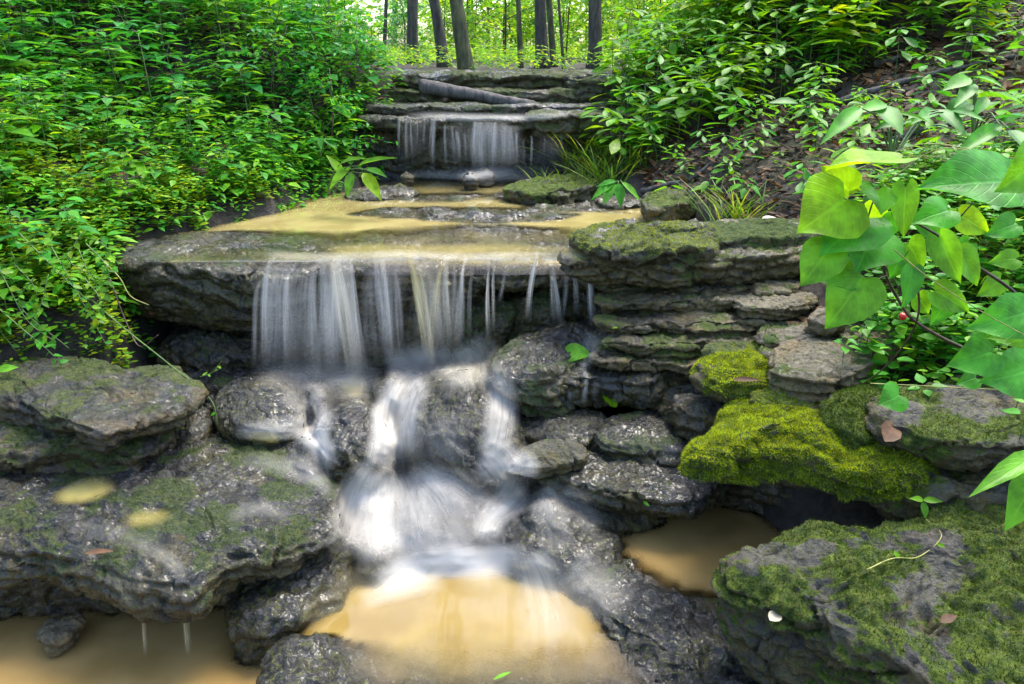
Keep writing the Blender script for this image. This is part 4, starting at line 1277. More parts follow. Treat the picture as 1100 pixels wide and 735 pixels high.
# ------------------------------------------------------------------ leaves
def leaf_tmpl(kind, rows=6, fold=.25, droop=.25, cols=3):
    T = {
        "ovate": [(0, .04), (.12, .34), (.32, .52), (.55, .46), (.8, .22), (1, .01)],
        "lance": [(0, .03), (.15, .18), (.35, .28), (.6, .26), (.82, .14), (1, .01)],
        "obov": [(0, .03), (.2, .18), (.45, .34), (.68, .42), (.86, .28), (1, .02)],
        "round": [(0, .1), (.12, .5), (.35, .8), (.62, .78), (.88, .42), (1, .04)],
        "simple": [(0, .03), (.4, .5), (1, .02)],
        "heart": [(-.13, .34), (-.1, .62), (.06, .93), (.28, 1.0), (.5, .84), (.7, .56), (.86, .26), (1, .01)],
        "blade": [(0, .035), (.35, .04), (.7, .03), (1, .003)],
    }[kind]
    T = np.array(T)
    if kind == "heart":
        tt = np.linspace(0, 1, 12)
        k = np.linspace(0, 1, len(T))
        T = np.stack([np.interp(tt, k, T[:, 0]), np.interp(tt, k, T[:, 1])], -1)
        cols = 7
    us = np.linspace(-1, 1, cols)
    V, UV = [], []
    for r, (t, w) in enumerate(T):
        for u in us:
            tx = t
            if kind == "heart" and t < .12:      # sinus at the base between the lobes
                tx = t * abs(u) + (0.0 if t < 0 else t) * (1 - abs(u)) + (0.02 if abs(u) < .1 else 0)
            y = u * w * .5
            zz = fold * abs(y) - droop * t * abs(t)
            if kind == "heart":
                zz += .035 * math.sin(6 * t + 2.5 * u) * abs(u) - .18 * y * y
            V.append((tx, y, zz))
            UV.append(((u + 1) / 2, max(0, t)))
    n = len(us)
    i = np.arange(len(T) - 1)[:, None] * n + np.arange(n - 1)[None]
    Q = np.stack([i, i + 1, i + n + 1, i + n], -1).reshape(-1, 4)
    return np.array(V), Q, np.array(UV)


TM = {k: leaf_tmpl(k, droop=.16) for k in ("ovate", "lance", "obov", "round", "simple", "heart")}
TM["blade"] = leaf_tmpl("blade", fold=.0, droop=.35, cols=2)
TM["flat"] = leaf_tmpl("ovate", fold=.3, droop=-.15)


def leaves_arrays(kind, P, D, N, L, W=1.0):
    """P base, D along, N up, L length -> verts, quads, uv"""
    tv, tq, tuv = TM[kind]
    P, D, N = np.asarray(P, float), np.asarray(D, float), np.asarray(N, float)
    D = D / (np.linalg.norm(D, axis=1)[:, None] + 1e-9)
    S = np.cross(N, D)
    S /= np.linalg.norm(S, axis=1)[:, None] + 1e-9
    N = np.cross(D, S)
    L = np.broadcast_to(np.asarray(L, float), (len(P),))
    W = np.broadcast_to(np.asarray(W, float), (len(P),))
    v = (P[:, None] + tv[None, :, 0, None] * D[:, None] * L[:, None, None] + tv[None, :, 1, None] * S[:, None] * (L * W)[:, None, None]
         + tv[None, :, 2, None] * N[:, None] * L[:, None, None])
    n = len(tv)
    q = tq[None] + (np.arange(len(P)) * n)[:, None, None]
    return v.reshape(-1, 3), q.reshape(-1, 4), np.tile(tuv, (len(P), 1))


def rdir(n, up=0.0, r=rng):
    a = r.uniform(0, 2 * np.pi, n)
    return np.stack([np.cos(a), np.sin(a), np.full(n, up)], -1)


def herb_variant(h, nodes, L, kind, r, droop=.1, whorl=2, W=1.0, top=4, lean=.12):
    """one herb in its own frame: (leaf verts, quads, uv), (stem verts, quads, tris)"""
    leaf, stem = Bag(), Bag()
    ln = r.normal(0, lean, 2)
    path = smooth_path([(0, 0, -.03), (ln[0] * h * .4, ln[1] * h * .4, h * .55), (ln[0] * h, ln[1] * h, h)], 9)
    stem.tube(path, np.linspace(.0032, .0016, 9) * (h / .3) ** .5, 5)
    P, D, N, LL = [], [], [], []
    a0 = r.uniform(0, 6.28)
    for k in range(nodes):
        f = .3 + .7 * (k + 1) / nodes
        p = np.array([np.interp(f, np.linspace(0, 1, 9), path[:, i]) for i in range(3)])
        cnt = top if k == nodes - 1 else whorl
        for j in range(cnt):
            a = a0 + k * 1.57 + j * 2 * math.pi / cnt + r.normal(0, .25)
            d = np.array([math.cos(a), math.sin(a), -droop + r.normal(.05, .12)])
            pet = L * .28
            q = p + d * pet
            stem.tube(np.array([p, (p + q) / 2 + [0, 0, .004], q]), .0011, 4)
            P.append(q)
            D.append(d + np.array([0, 0, r.normal(-.02, .08) * (1 + 4 * droop)]))
            N.append(np.array([0, 0, 1]) + r.normal(0, .1 + .8 * droop, 3))
            LL.append(L * r.uniform(.6, 1.15) * (.75 + .35 * math.sin(math.pi * f)))
    v, q, uv = leaves_arrays(kind, P, D, N, LL, W)
    leaf.add(v, q, uv=uv)
    return leaf.arrays(), stem.arrays()


def grass_variant(r, n=28, L=.25, spread=.03, out=.5):
    P = np.stack([r.normal(0, spread, n), r.normal(0, spread, n), np.full(n, -.01)], -1)
    D = rdir(n, 1.0 / out, r) + r.normal(0, .15, (n, 3))
    N = rdir(n, 0, r) * .6 + np.array([0, 0, .5])
    N = -D * np.array([1, 1, 0]) * 1.0 + np.array([0, 0, .6]) + r.normal(0, .15, (n, 3))
    v, q, uv = leaves_arrays("blade", P, D, N, L * r.uniform(.5, 1.2, n), .55)
    b = Bag().add(v, q, uv=uv)
    return b.arrays()


def shrub_variant(r, h, nl, L, kind="ovate", spread=.5, arms=9, low=.08):
    leaf, stem = Bag(), Bag()
    stem.tube(smooth_path([(0, 0, -.05), (r.normal(0, .05), r.normal(0, .05), h * .5), (r.normal(0, .12), r.normal(0, .12), h)], 8), np.linspace(.012, .004, 8) * h / 1.5, 6)
    P, D, N = [], [], []
    per = nl // arms
    for k in range(arms):
        a = r.uniform(0, 6.28)
        z0 = h * (low + (.92 - low) * (k + .5) / arms)
        ln = spread * h * r.uniform(.5, 1.0) * (1.15 - .7 * z0 / h)
        e = np.array([math.cos(a) * ln, math.sin(a) * ln, z0 + ln * r.uniform(.1, .45)])
        br = smooth_path([(0, 0, z0), e * [.5, .5, 1] + [0, 0, .06 * h * 0], e], 7)
        stem.tube(br, np.linspace(.005, .0018, 7) * h / 1.5, 4)
        for j in range(per):
            f = r.uniform(.2, 1.05)
            p = np.array([np.interp(f, np.linspace(0, 1, 7), br[:, i]) for i in range(3)]) + r.normal(0, .09 * h * .5, 3) * [1, 1, .55]
            P.append(p)
            d = np.array([math.cos(a), math.sin(a), 0]) * .6 + r.normal(0, .6, 3)
            d[2] = d[2] * .4 - .15
            D.append(d)
            N.append(np.array([0, 0, 1]) + r.normal(0, .4, 3))
    v, q, uv = leaves_arrays(kind, P, D, N, L * r.uniform(.6, 1.25, len(P)))
    leaf.add(v, q, uv=uv)
    return leaf.arrays(), stem.arrays()


def as_mesh(arr, name, mat):
    v, q, t, uv = arr
    me = make_mesh(name, v, [q, t], uv=uv)
    me.materials.append(M[mat])
    return me


def place(name, lme, sme, p, rz, s, label, cat, group=None, tilt=(0, 0), part="stem"):
    o = link(name, sme if sme is not None else lme, loc=p)
    o.rotation_euler = (tilt[0], tilt[1], rz)
    o.scale = (s, s, s)
    tag(o, label, cat, group)
    if sme is not None:
        link("foliage", lme, parent=o)
    return o


def bake(arrs, P, rz, s):
    """joined copies of variant leaf arrays, for uncountable cover"""
    V, Q, UV, n = [], [], [], 0
    for k in range(len(P)):
        v, q, t, uv = arrs[k % len(arrs)]
        c, sn = math.cos(rz[k]), math.sin(rz[k])
        x = v[:, 0] * c - v[:, 1] * sn
        y = v[:, 0] * sn + v[:, 1] * c
        V.append(np.stack([x, y, v[:, 2]], -1) * s[k] + P[k])
        Q.append(q + n)
        UV.append(uv)
        n += len(v)
    return np.vstack(V), np.vstack(Q), np.vstack(UV)


def in_view(P, mx=90, my=90):
    x, y, zc = project(P)
    return (x > -mx) & (x < 1100 + mx) & (y > -my) & (y < 735 + my) & (zc > .3)


def scatter(n, x0, x1, y0, y1, cond, r=rng, mx=90):
    X, Y = r.uniform(x0, x1, n), r.uniform(y0, y1, n)
    _z, d, _k = terrain_parts(X, Y)
    dl = np.interp(Y, _XL[:, 0], _XL[:, 1]) - X
    dr = X - np.interp(Y, _XR[:, 0], _XR[:, 1])
    Z = terrain(X, Y)
    P = np.stack([X, Y, Z], -1)
    k = cond(X, Y, Z, dl, dr) & in_view(P + [0, 0, .1], mx)
    return P[k]


def thin(P, mind):
    keep, grid = [], {}
    for i, p in enumerate(P):
        g = (int(p[0] // mind), int(p[1] // mind))
        if any((g[0] + a, g[1] + b) in grid for a in (-1, 0, 1) for b in (-1, 0, 1)) and any(
                np.hypot(*(p[:2] - q[:2])) < mind for a in (-1, 0, 1) for b in (-1, 0, 1) for q in grid.get((g[0] + a, g[1] + b), [])):
            continue
        grid.setdefault(g, []).append(p)
        keep.append(i)
    return P[keep]


# ------------------------------------------------------------------ left bank
r2 = np.random.default_rng(21)
HV = [herb_variant(r2.uniform(.2, .36), 4, .1, "ovate", r2, whorl=3, top=7, droop=.0) for _ in range(7)]
HVm = [(as_mesh(a, "layered_herb", "herb"), as_mesh(b, "stem", "stem")) for a, b in HV]
HVc = [(as_mesh(a, "layered_herb", "herb_cool"), m[1]) for (a, b), m in zip(HV, HVm)]
HVb = [(as_mesh(a, "layered_herb", "bright"), m[1]) for (a, b), m in zip(HV, HVm)]
P = scatter(4600, -5.6, -.6, 2.3, 7.5, lambda X, Y, Z, dl, dr: (dl > .1) & (dl < 5), r2, mx=450)
P = thin(P, .125)
dist = np.linalg.norm(P - CAMV, axis=1)
P = P[np.argsort(dist)]
GRP_L = "layered green herbs on the left bank"
cnt = 0
rest = []
for p in P:
    x, y, zc = project(p)
    if cnt < 230 and -60 < x < 1160 and r2.random() < .8:
        near = y > 150
        lab = ("leafy green herb with flat leaf layers low on the left bank near the water" if near else
               "leafy blue-green herb with flat leaf layers high on the left bank")
        setm = HVm if near or r2.random() < .25 else HVc
        if r2.random() < .12:
            setm = HVb
            lab = "pale yellow-green herb among the darker herbs of the left bank"
        a, b = setm[r2.integers(len(setm))]
        place("layered_herb", a, b, p, r2.uniform(0, 6.28), r2.uniform(.65, 1.5) * (.9 if near else 1.05), lab, "herb",
              GRP_L + (" near the water" if near else " higher up") if setm is not HVb else "pale herbs of the left bank")
        cnt += 1
    else:
        rest.append(p)
rest = np.array(rest)
v, q, uv = bake([a for a, b in HV], rest, r2.uniform(0, 6.28, len(rest)), r2.uniform(.65, 1.2, len(rest)))
tag(link("undergrowth", make_mesh("undergrowth", v, [q], uv=uv), M["herb_cool"]), "dense green undergrowth covering the upper left bank", "undergrowth", kind="stuff")
# extra low cover so that soil shows only in gaps
LV = [herb_variant(r2.uniform(.06, .14), 3, .04, "ovate", r2, whorl=3, top=4) for _ in range(8)]
P = scatter(6000, -5.5, -.6, 2.45, 7.5, lambda X, Y, Z, dl, dr: (dl > -.02) & (dl < 5) & ((Y > 3.9) | (fbm(np.stack([X, Y, Z], -1) * 2.5 + 9, 2) > -.1)), r2, mx=450)
v, q, uv = bake([a for a, b in LV], P, r2.uniform(0, 6.28, len(P)), r2.uniform(.8, 1.9, len(P)))
tag(link("ground_cover", make_mesh("ground_cover", v, [q], uv=uv), M["herb"]), "low green leaves carpeting the left bank", "ground cover", kind="stuff")
# yellow-green creeper along the near edge
CV = [herb_variant(r2.uniform(.04, .12), 3, .03, "flat", r2, whorl=2, top=4, W=1.15) for _ in range(8)]
P = scatter(4500, -2.6, -1.0, 2.45, 4.0, lambda X, Y, Z, dl, dr: (dl > -.04) & (dl < 1.2) & (fbm(np.stack([X, Y, Z], -1) * 3.5, 2) > -.12), r2, mx=450)
v, q, uv = bake([a for a, b in CV], P, r2.uniform(0, 6.28, len(P)), r2.uniform(.8, 1.5, len(P)))
tag(link("creeper", make_mesh("creeper", v, [q], uv=uv), M["creep"]), "yellow-green creeper along the foot of the left bank", "creeper", kind="stuff")


# fringe along the water's left edge
P = scatter(1500, -2.0, -.7, 2.95, 5.3, lambda X, Y, Z, dl, dr: (dl > -.06) & (dl < .22), r2)
v, q, uv = bake([a for a, b in CV] + [a for a, b in LV], P, r2.uniform(0, 6.28, len(P)), r2.uniform(.8, 1.6, len(P)))
tag(link("ground_cover", make_mesh("ground_cover", v, [q], uv=uv), M["herb"]), "small green leaves fringing the left edge of the upper pool", "ground cover", kind="stuff")
# hanging creeper shoots in front of the left ledge
def vine(name, label, pts, leafL, mat, every=3, kind="ovate", stem="stem", r=.0022, group=None, cat="vine", leaf_from=.1, W=1.0, pair=False):
    path = smooth_path(pts, 40)
    o = link(name, Bag().tube(path - path[0], np.linspace(r, r * .5, 40), 6).mesh(name), M[stem], loc=path[0])
    tag(o, label, cat, group)
    P, D, N = [], [], []
    T = np.gradient(path, axis=0)
    for k in range(int(40 * leaf_from), 40, every):
        for sgn in ((-1, 1) if pair else (1 if (k // every) % 2 else -1,)):
            sd = np.cross(T[k], [0, -.6, 1])
            sd /= np.linalg.norm(sd) + 1e-9
            P.append(path[k])
            D.append(sd * sgn + T[k] / np.linalg.norm(T[k]) * .5 + r2.normal(0, .3, 3) + [0, -.2, .15])
            N.append(np.array([0, -.5, 1]) + r2.normal(0, .35, 3))
    if P:
        v, q, uv = leaves_arrays(kind, P, D, N, leafL * r2.uniform(.65, 1.2, len(P)), W)
        link("foliage", make_mesh("foliage", v - path[0], [q], uv=uv), M[mat], parent=o)
    return o


vs = [
    ("creeper shoot with round lime leaves hanging in front of the left ledge block", [(20, 250, 2.7), (55, 285, 2.62), (95, 325, 2.6), (108, 350, 2.6)], .036, "creep", 2),
    ("long creeper shoot with small dark leaves over the left ledge corner", [(55, 265, 2.72), (75, 300, 2.66), (100, 345, 2.62), (115, 372, 2.6)], .03, "herb", 3),
    ("creeper shoot at the very left edge with yellow leaves", [(-10, 270, 2.6), (10, 310, 2.55), (30, 345, 2.52), (60, 368, 2.5)], .032, "creep", 3),
    ("short creeper shoot curling over the top of the left ledge block", [(90, 255, 2.95), (110, 262, 2.88), (128, 285, 2.86)], .026, "creep", 3),
    ("bushy creeper shoot with pale new leaves above the left ledge block", [(50, 262, 2.7), (58, 250, 2.68), (66, 240, 2.66)], .045, "bright", 6),
    ("drooping creeper shoot at the left edge above the brown shelf", [(-20, 315, 2.5), (20, 350, 2.46), (50, 375, 2.44), (66, 392, 2.44)], .03, "herb", 3),
]
for lab, pts, L, mt, ev in vs:
    vine("creeper_shoot", lab, [at_y(*p) for p in pts], L, mt, ev, W=1.2)
for k in range(14):
    x = r2.uniform(-10, 110)
    y = r2.uniform(235, 300)
    Y = r2.uniform(2.6, 2.85)
    vine("creeper_shoot", "thin leafy creeper shoot hanging among others left of the ledge block", [at_y(x, y, Y), at_y(x + r2.uniform(-15, 25), y + 30, Y - .05), at_y(x + r2.uniform(-20, 40), y + r2.uniform(50, 85), Y - .08)],
         r2.uniform(.022, .034), ["creep", "creep", "herb"][k % 3], 3, group="thin creeper shoots left of the ledge block", W=1.1)
vine("trailing_vine", "thin green vine trailing from the ledge corner down to the rounded boulder",
     [at_y(90, 315, 2.78), at_y(130, 350, 2.66), at_y(180, 390, 2.5), at_y(225, 428, 2.38), at_y(234, 458, 2.34)], .02, "herb", 30, stem="stem", r=.003)
vine("trailing_vine", "short pale stem arching down the face of the left ledge block", [at_y(106, 276, 2.86), at_y(128, 298, 2.82), at_y(140, 318, 2.8), at_y(160, 328, 2.8)], .02, "bright", 38, stem="straw", r=.0028)
vine("trailing_vine", "thin sprig with a star of leaves above the rounded boulder", [at_y(215, 405, 2.42), at_y(228, 400, 2.42), at_y(238, 388, 2.42)], .018, "bright", 9, stem="stem", r=.002)
vine("trailing_vine", "dark hanging rootlet under the left ledge block", [at_y(118, 300, 2.8), at_y(135, 345, 2.76), at_y(150, 372, 2.7), at_y(170, 360, 2.68)], .02, "litter", 50, stem="twig", r=.003)

# leafy shrubs leaning over the left edge of the upper pool
BV = [shrub_variant(r2, .75, 330, .05, "ovate", .75, 11) for _ in range(4)]
BVm = [(as_mesh(a, "bank_shrub", "herb_cool"), as_mesh(b, "stem", "twig")) for a, b in BV]
for k, (x, y, Y, s, lab) in enumerate([
        (392, 165, 5.3, .8, "small-leaved bluish shrub overhanging the left end of the upper fall"),
        (360, 120, 5.9, .75, "small-leaved shrub above and left of the upper fall"),
        (350, 170, 4.8, .8, "dark shrub at the left bank just before the upper fall"),
        (392, 95, 6.6, .55, "loose shrub beside the left end of the top tier"),
        (300, 100, 6.2, .9, "broad shrub high on the left bank above the upper fall"),
        (300, 150, 5.0, .8, "low shrub on the left bank two steps from the upper fall")]):
    p = at_y(x, y, Y)
    p[2] = terrain(np.array([p[0]]), np.array([p[1]]))[0] - .05
    a, b = BVm[k % 4]
    place("bank_shrub", a, b, p, k * 1.3, s, lab, "shrub")


def big_plant(name, label, base, leaves, mat, kind="ovate", W=1.0, stemr=.003, cat="plant", group=None, smat="stem"):
    """plant whose leaves are placed one by one: leaves = (base point, tip point, width factor, up vector)"""
    base = np.array(base, float)
    sb = Bag()
    P, D, N, L, WW = [], [], [], [], []
    for b, t, w, up in leaves:
        b, t = np.array(b, float), np.array(t, float)
        P.append(b - base)
        D.append(t - b)
        N.append(up)
        L.append(np.linalg.norm(t - b))
        WW.append(w * W)
        mid = (base * .45 + b * .55) + [0, 0, .3 * np.linalg.norm(b - base)]
        sb.tube(smooth_path([base, mid * .6 + (base + b) * .2, b], 8) - base, np.linspace(stemr, stemr * .5, 8), 5)
    v, q, uv = leaves_arrays(kind, P, D, N, L, WW)
    o = link(name, make_mesh(name, v, [q], uv=uv), M[mat], loc=base)
    tag(o, label, cat, group)
    link("stem", sb.mesh("stem"), M[smat], parent=o)
    return o


def L4(x0, y0, Y0, x1, y1, Y1, w, up=(0, -.5, 1)):
    return (at_y(x0, y0, Y0), at_y(x1, y1, Y1), w, np.array(up, float))


big_plant("broad_leaf_plant", "yellow-green broad-leaved plant at the left edge of the upper pool", at_y(352, 208, 4.0), [
    L4(368, 188, 3.95, 352, 165, 3.95, .8), L4(375, 180, 3.95, 352, 200, 3.85, .7), L4(385, 178, 3.9, 424, 164, 3.85, .35), L4(390, 186, 3.9, 410, 212, 3.8, .75), L4(378, 186, 3.9, 372, 210, 3.8, .7),
    L4(394, 182, 3.9, 414, 186, 3.8, .6), L4(366, 176, 3.95, 392, 166, 3.9, .5)], "bright", stemr=.004)
for k, (x, y, Y, lab) in enumerate([
        (345, 150, 4.6, "long drooping-leaved plant near the left bank edge by the upper pool"), (232, 80, 5.2, "tall herb with a rosette of broad leaves high on the left bank"),
        (320, 125, 5.0, "herb with one hanging elongate leaf above the left pool edge"), (140, 175, 3.6, "herb with a curled bright leaf low on the left bank"),
        (60, 65, 4.8, "pale broad-leaved sprig at the upper left of the left bank"), (38, 70, 4.4, "small whorled sprig at the far left of the left bank")]):
    p = at_y(x, y + 22, Y)
    lv = []
    for j in range(7):
        a = j * 2.4 + k
        b = at_y(x + 4 * math.cos(a), y + 2 * math.sin(a), Y)
        d = np.array([math.cos(a), math.sin(a) * .8, r2.uniform(-.5, .25)])
        lv.append((b, b + d / np.linalg.norm(d) * r2.uniform(.09, .14), r2.uniform(.7, 1.0), np.array([0, -.3, 1]) + r2.normal(0, .2, 3)))
    big_plant("broad_leaf_plant", lab, p, lv, ["herb", "bright", "herb", "bright", "big_mid", "bright"][k])

# ------------------------------------------------------------------ right bank
r3 = np.random.default_rng(33)
PV = [herb_variant(r3.uniform(.22, .38), 4, .13, "obov", r3, whorl=3, top=6, droop=.15, W=.95) for _ in range(6)]
PVm = {mt: [as_mesh(a, "broad_herb", mt) for a, b in PV] for mt in ("bright", "herb", "big_mid")}
PVs = [as_mesh(b, "stem", "stem") for a, b in PV]
spots = []
for _ in range(1600):
    x, Y = r3.uniform(605, 900), r3.uniform(3.7, 6.4)
    X = (x - 550) / F_PX * Y * 1.05
    z = terrain(np.array([X]), np.array([Y]))[0]
    px_, py_, zc = project(np.array([X, Y, z]))
    line = 222 - (px_ - 600) * .47 if px_ > 640 else 205        # plants grow above this line, bare soil lies below it
    if py_ < min(line, 200) and X > np.interp(Y, _XR[:, 0], _XR[:, 1]) + .02:
        spots.append((X, Y, z))
spots = np.array(spots)
spots = spots[np.argsort(spots[:, 1])]
spots = thin(spots, .10)
for k, p in enumerate(spots[:190]):
    x, y, zc = project(p)
    mt = "bright" if r3.random() < .72 else ("big_mid" if r3.random() < .4 else "herb")
    i = r3.integers(6)
    lab = {"bright": "yellow-green broad-leaved herb in the thicket on the right bank", "big_mid": "mid-green broad-leaved herb in the thicket on the right bank",
           "herb": "deep green broad-leaved herb in the thicket on the right bank"}[mt]
    place("broad_herb", PVm[mt][i], PVs[i], p, r3.uniform(0, 6.28), r3.uniform(.7, 1.2), lab, "herb", mt.replace("_", " ") + " herbs of the right bank thicket")
# smaller understory herbs above the bare soil
P = scatter(1500, .6, 6, 3.6, 9, lambda X, Y, Z, dl, dr: (dr > .3) & (Y > 4.3), r3)
x, y, zc = project(P)
P = P[(y < 92 - np.abs(x - 900) * .2) & (x < 1085)]
v, q, uv = bake([a for a, b in LV] + [a for a, b in HV], P, r3.uniform(0, 6.28, len(P)), r3.uniform(.9, 1.8, len(P)))
tag(link("undergrowth", make_mesh("undergrowth", v, [q], uv=uv), M["bright"]), "yellow-green undergrowth along the top of the right bank", "undergrowth", kind="stuff")
# scattered seedlings over the litter
P = scatter(1200, .6, 4.5, 3.0, 6.0, lambda X, Y, Z, dl, dr: dr > .12, r3)
x, y, zc = project(P)
P = thin(P[(x > 680) & (y < 232) & (fbm(P * 1.5, 2) > -.3)], .13)[:190]
for k, p in enumerate(P):
    i = r3.integers(6)
    mt = ("bright", "herb", "big_mid")[k % 3]
    place("bank_seedling", PVm[mt][i], PVs[i], p, r3.uniform(0, 6.28), r3.uniform(.32, .85), {"bright": "small yellow-green seedling scattered on the bare right bank", "herb": "small deep green seedling scattered on the bare right bank",
          "big_mid": "small mid-green seedling scattered on the bare right bank"}[mt], "seedling", mt.replace("_", " ") + " seedlings on the bare right bank")
# single plants standing on the bare soil
SOLO = [(860, 105, 4.0, "tall three-tiered plant with drooping leaves on the bare right bank", .13, "herb", 7), (760, 190, 3.9, "yellow-leaved seedling above the water on the right bank", .07, "bright", 6),
        (800, 190, 3.7, "bushy seedling with grass at its foot on the right bank", .08, "herb", 8), (718, 195, 4.0, "round-leaved plant at the edge of the right bank", .09, "big_mid", 6),
        (815, 145, 4.0, "small yellow seedling in the leaf litter of the right bank", .06, "bright", 5), (876, 128, 3.6, "small green seedling beside the tall three-tiered plant", .05, "herb", 5),
        (915, 145, 2.9, "pale sprouting seedling under the large drooping leaves", .05, "bright", 6), (985, 120, 3.0, "dark-leaved seedling on the muddy slope at right", .07, "herb", 5)]
for k, (x, y, Y, lab, L, mt, nl) in enumerate(SOLO):
    X = at_y(x, y, Y)[0]
    z = terrain(np.array([X]), np.array([Y]))[0]
    # put the foot on the ground along the sight line
    for _ in range(30):
        p = at_y(x, y + 30, Y)
        z = terrain(np.array([p[0]]), np.array([Y]))[0]
        Y += .12 * np.sign(p[2] - z) * min(1, abs(p[2] - z) * 3)
    base = np.array([p[0], Y, z])
    top = at_y(x, y, Y)
    top[2] = max(top[2], z + .08)
    lv = []
    for j in range(nl):
        a = j * 2.4 + k
        f = .55 + .45 * j / nl
        b = base + (top - base) * f + np.array([math.cos(a), math.sin(a), 0]) * .015
        d = np.array([math.cos(a), math.sin(a) * .7, r3.uniform(-.6, .2)])
        lv.append((b, b + d / np.linalg.norm(d) * L * r3.uniform(.7, 1.25), r3.uniform(.75, 1.05), np.array([0, -.3, 1]) + r3.normal(0, .25, 3)))
    big_plant("seedling", lab, base, lv, mt, stemr=.0025)
big_plant("dock_plant", "low plant with three large dark drooping leaves at the water's right edge", at_y(664, 200, 4.15), [
    L4(660, 196, 4.1, 634, 212, 4.05, .7), L4(660, 197, 4.1, 648, 217, 4.0, .85), L4(664, 197, 4.05, 668, 222, 3.98, .85), L4(668, 196, 4.05, 690, 214, 4.0, .6), L4(662, 195, 4.1, 640, 198, 4.1, .8)],
    "herb", stemr=.004)
# grasses hanging from the right bank
GV = [grass_variant(r3, 34, .26, .03, .7) for _ in range(5)]
GVm = [as_mesh(a, "grass_tuft", "grass") for a in GV]
gpos = []
for k, (x, y, Y) in enumerate([(625, 175, 4.75), (640, 168, 4.7), (655, 172, 4.6), (632, 150, 4.9), (612, 160, 4.95), (650, 150, 4.85), (670, 165, 4.7), (600, 186, 4.7), (585, 190, 4.65), (660, 185, 4.5), (640, 185, 4.6),
                               (790, 225, 3.55), (780, 222, 3.6), (800, 228, 3.5), (690, 170, 4.6), (620, 195, 4.5)]):
    p = at_y(x, y, Y)
    p[2] = max(p[2] - .1, terrain(np.array([p[0]]), np.array([Y]))[0] - .02)
    place("grass_tuft", GVm[k % 5], None, p, k * 1.1, r3.uniform(.8, 1.2), "tuft of thin arching grass at the water's right edge", "grass tuft", "grass tufts at the right edge of the upper pool")
P = scatter(1600, 1.05, 3.0, 1.9, 3.2, lambda X, Y, Z, dl, dr: (dr > .12), r3, mx=350)
x, y, zc = project(P)
P = P[(x > 925) & (y > 175) & (y < 430)]
P = thin(P, .08)[:260]
for k, p in enumerate(P):
    if k % 2 and project(p)[0] < 1130:
        place("grass_tuft", GVm[k % 5], None, p, r3.uniform(0, 6.28), r3.uniform(.5, .95), "tuft of fine green grass behind the heart-leaved branch", "grass tuft", "grass tufts behind the heart-leaved branch")
v, q, uv = bake([a for a, b in CV], np.repeat(P, 9, 0) + np.c_[r3.normal(0, .06, (len(P) * 9, 2)), np.zeros(len(P) * 9)], r3.uniform(0, 6.28, len(P) * 9), r3.uniform(.8, 2.2, len(P) * 9))
tag(link("ground_cover", make_mesh("ground_cover", v, [q], uv=uv), M["herb"]), "small green leaves on the near right bank", "ground cover", kind="stuff")
# drooping big-leaved plants in front of the muddy slope
UPR = (0, -.8, 1)
big_plant("drooping_plant", "plant with long drooping green leaves in front of the muddy right slope", at_y(958, 172, 2.0), [
    L4(952, 112, 2.0, 925, 116, 1.95, .75, UPR), L4(925, 116, 1.95, 886, 146, 1.85, .5, UPR), L4(944, 114, 2.0, 972, 138, 1.9, 1.0, UPR), L4(965, 122, 2.0, 1000, 128, 1.95, .4, UPR), L4(972, 132, 2.0, 940, 134, 1.95, .5, UPR),
    L4(1008, 118, 2.1, 1040, 140, 2.0, .8, UPR), L4(1006, 120, 2.1, 985, 125, 2.0, .5, UPR), L4(1020, 120, 2.1, 1060, 124, 2.0, .5, UPR)], "herb", stemr=.003)
big_plant("drooping_plant", "dark-leaved plant at the upper right edge of the slope", at_y(1045, 150, 2.2), [
    L4(1042, 84, 2.2, 1016, 92, 2.15, .9, UPR), L4(1046, 83, 2.2, 1080, 88, 2.1, .35, UPR), L4(1046, 90, 2.2, 1030, 108, 2.1, .6, UPR), L4(1050, 105, 2.2, 1100, 96, 2.0, .3, UPR),
    L4(1060, 105, 2.1, 1048, 122, 2.05, .8, UPR), L4(1070, 128, 2.0, 1105, 118, 1.9, .6, UPR), L4(1075, 135, 2.0, 1030, 160, 1.9, .45, UPR), L4(1085, 140, 2.0, 1110, 160, 1.9, .8, UPR), L4(1040, 110, 2.2, 1018, 122, 2.1, .8, UPR)],
    "herb", stemr=.003)
# grassy straw stems crossing behind the branch
for k, pts in enumerate([[(930, 178, 1.9), (990, 155, 1.85), (1060, 165, 1.8), (1110, 185, 1.75)], [(960, 190, 1.9), (1010, 160, 1.85), (1080, 170, 1.8)], [(1000, 215, 1.8), (1060, 175, 1.8), (1110, 168, 1.8)], [(900, 188, 1.9), (960, 170, 1.9), (1010, 168, 1.85)]]):
    vine("arching_grass", "long straw-coloured grass stem arching behind the heart-shaped leaves", [at_y(*p) for p in pts], .02, "grass", 5, kind="lance", stem="straw", r=.0016, group="straw grass stems behind the heart leaves", cat="grass")
vine("arching_grass", "long thin pale stem slanting across the large heart leaves to the right edge", [at_y(960, 268, 1.35), at_y(1000, 300, 1.33), at_y(1060, 338, 1.3), at_y(1110, 365, 1.3)], .02, "grass", 60, stem="straw", r=.0013, cat="grass")
vine("arching_grass", "thin horizontal pale stem along the mossy ledge at right", [at_y(935, 412, 1.75), at_y(1000, 415, 1.75), at_y(1060, 418, 1.75), at_y(1110, 420, 1.7)], .02, "grass", 60, stem="straw", r=.0014, cat="grass")

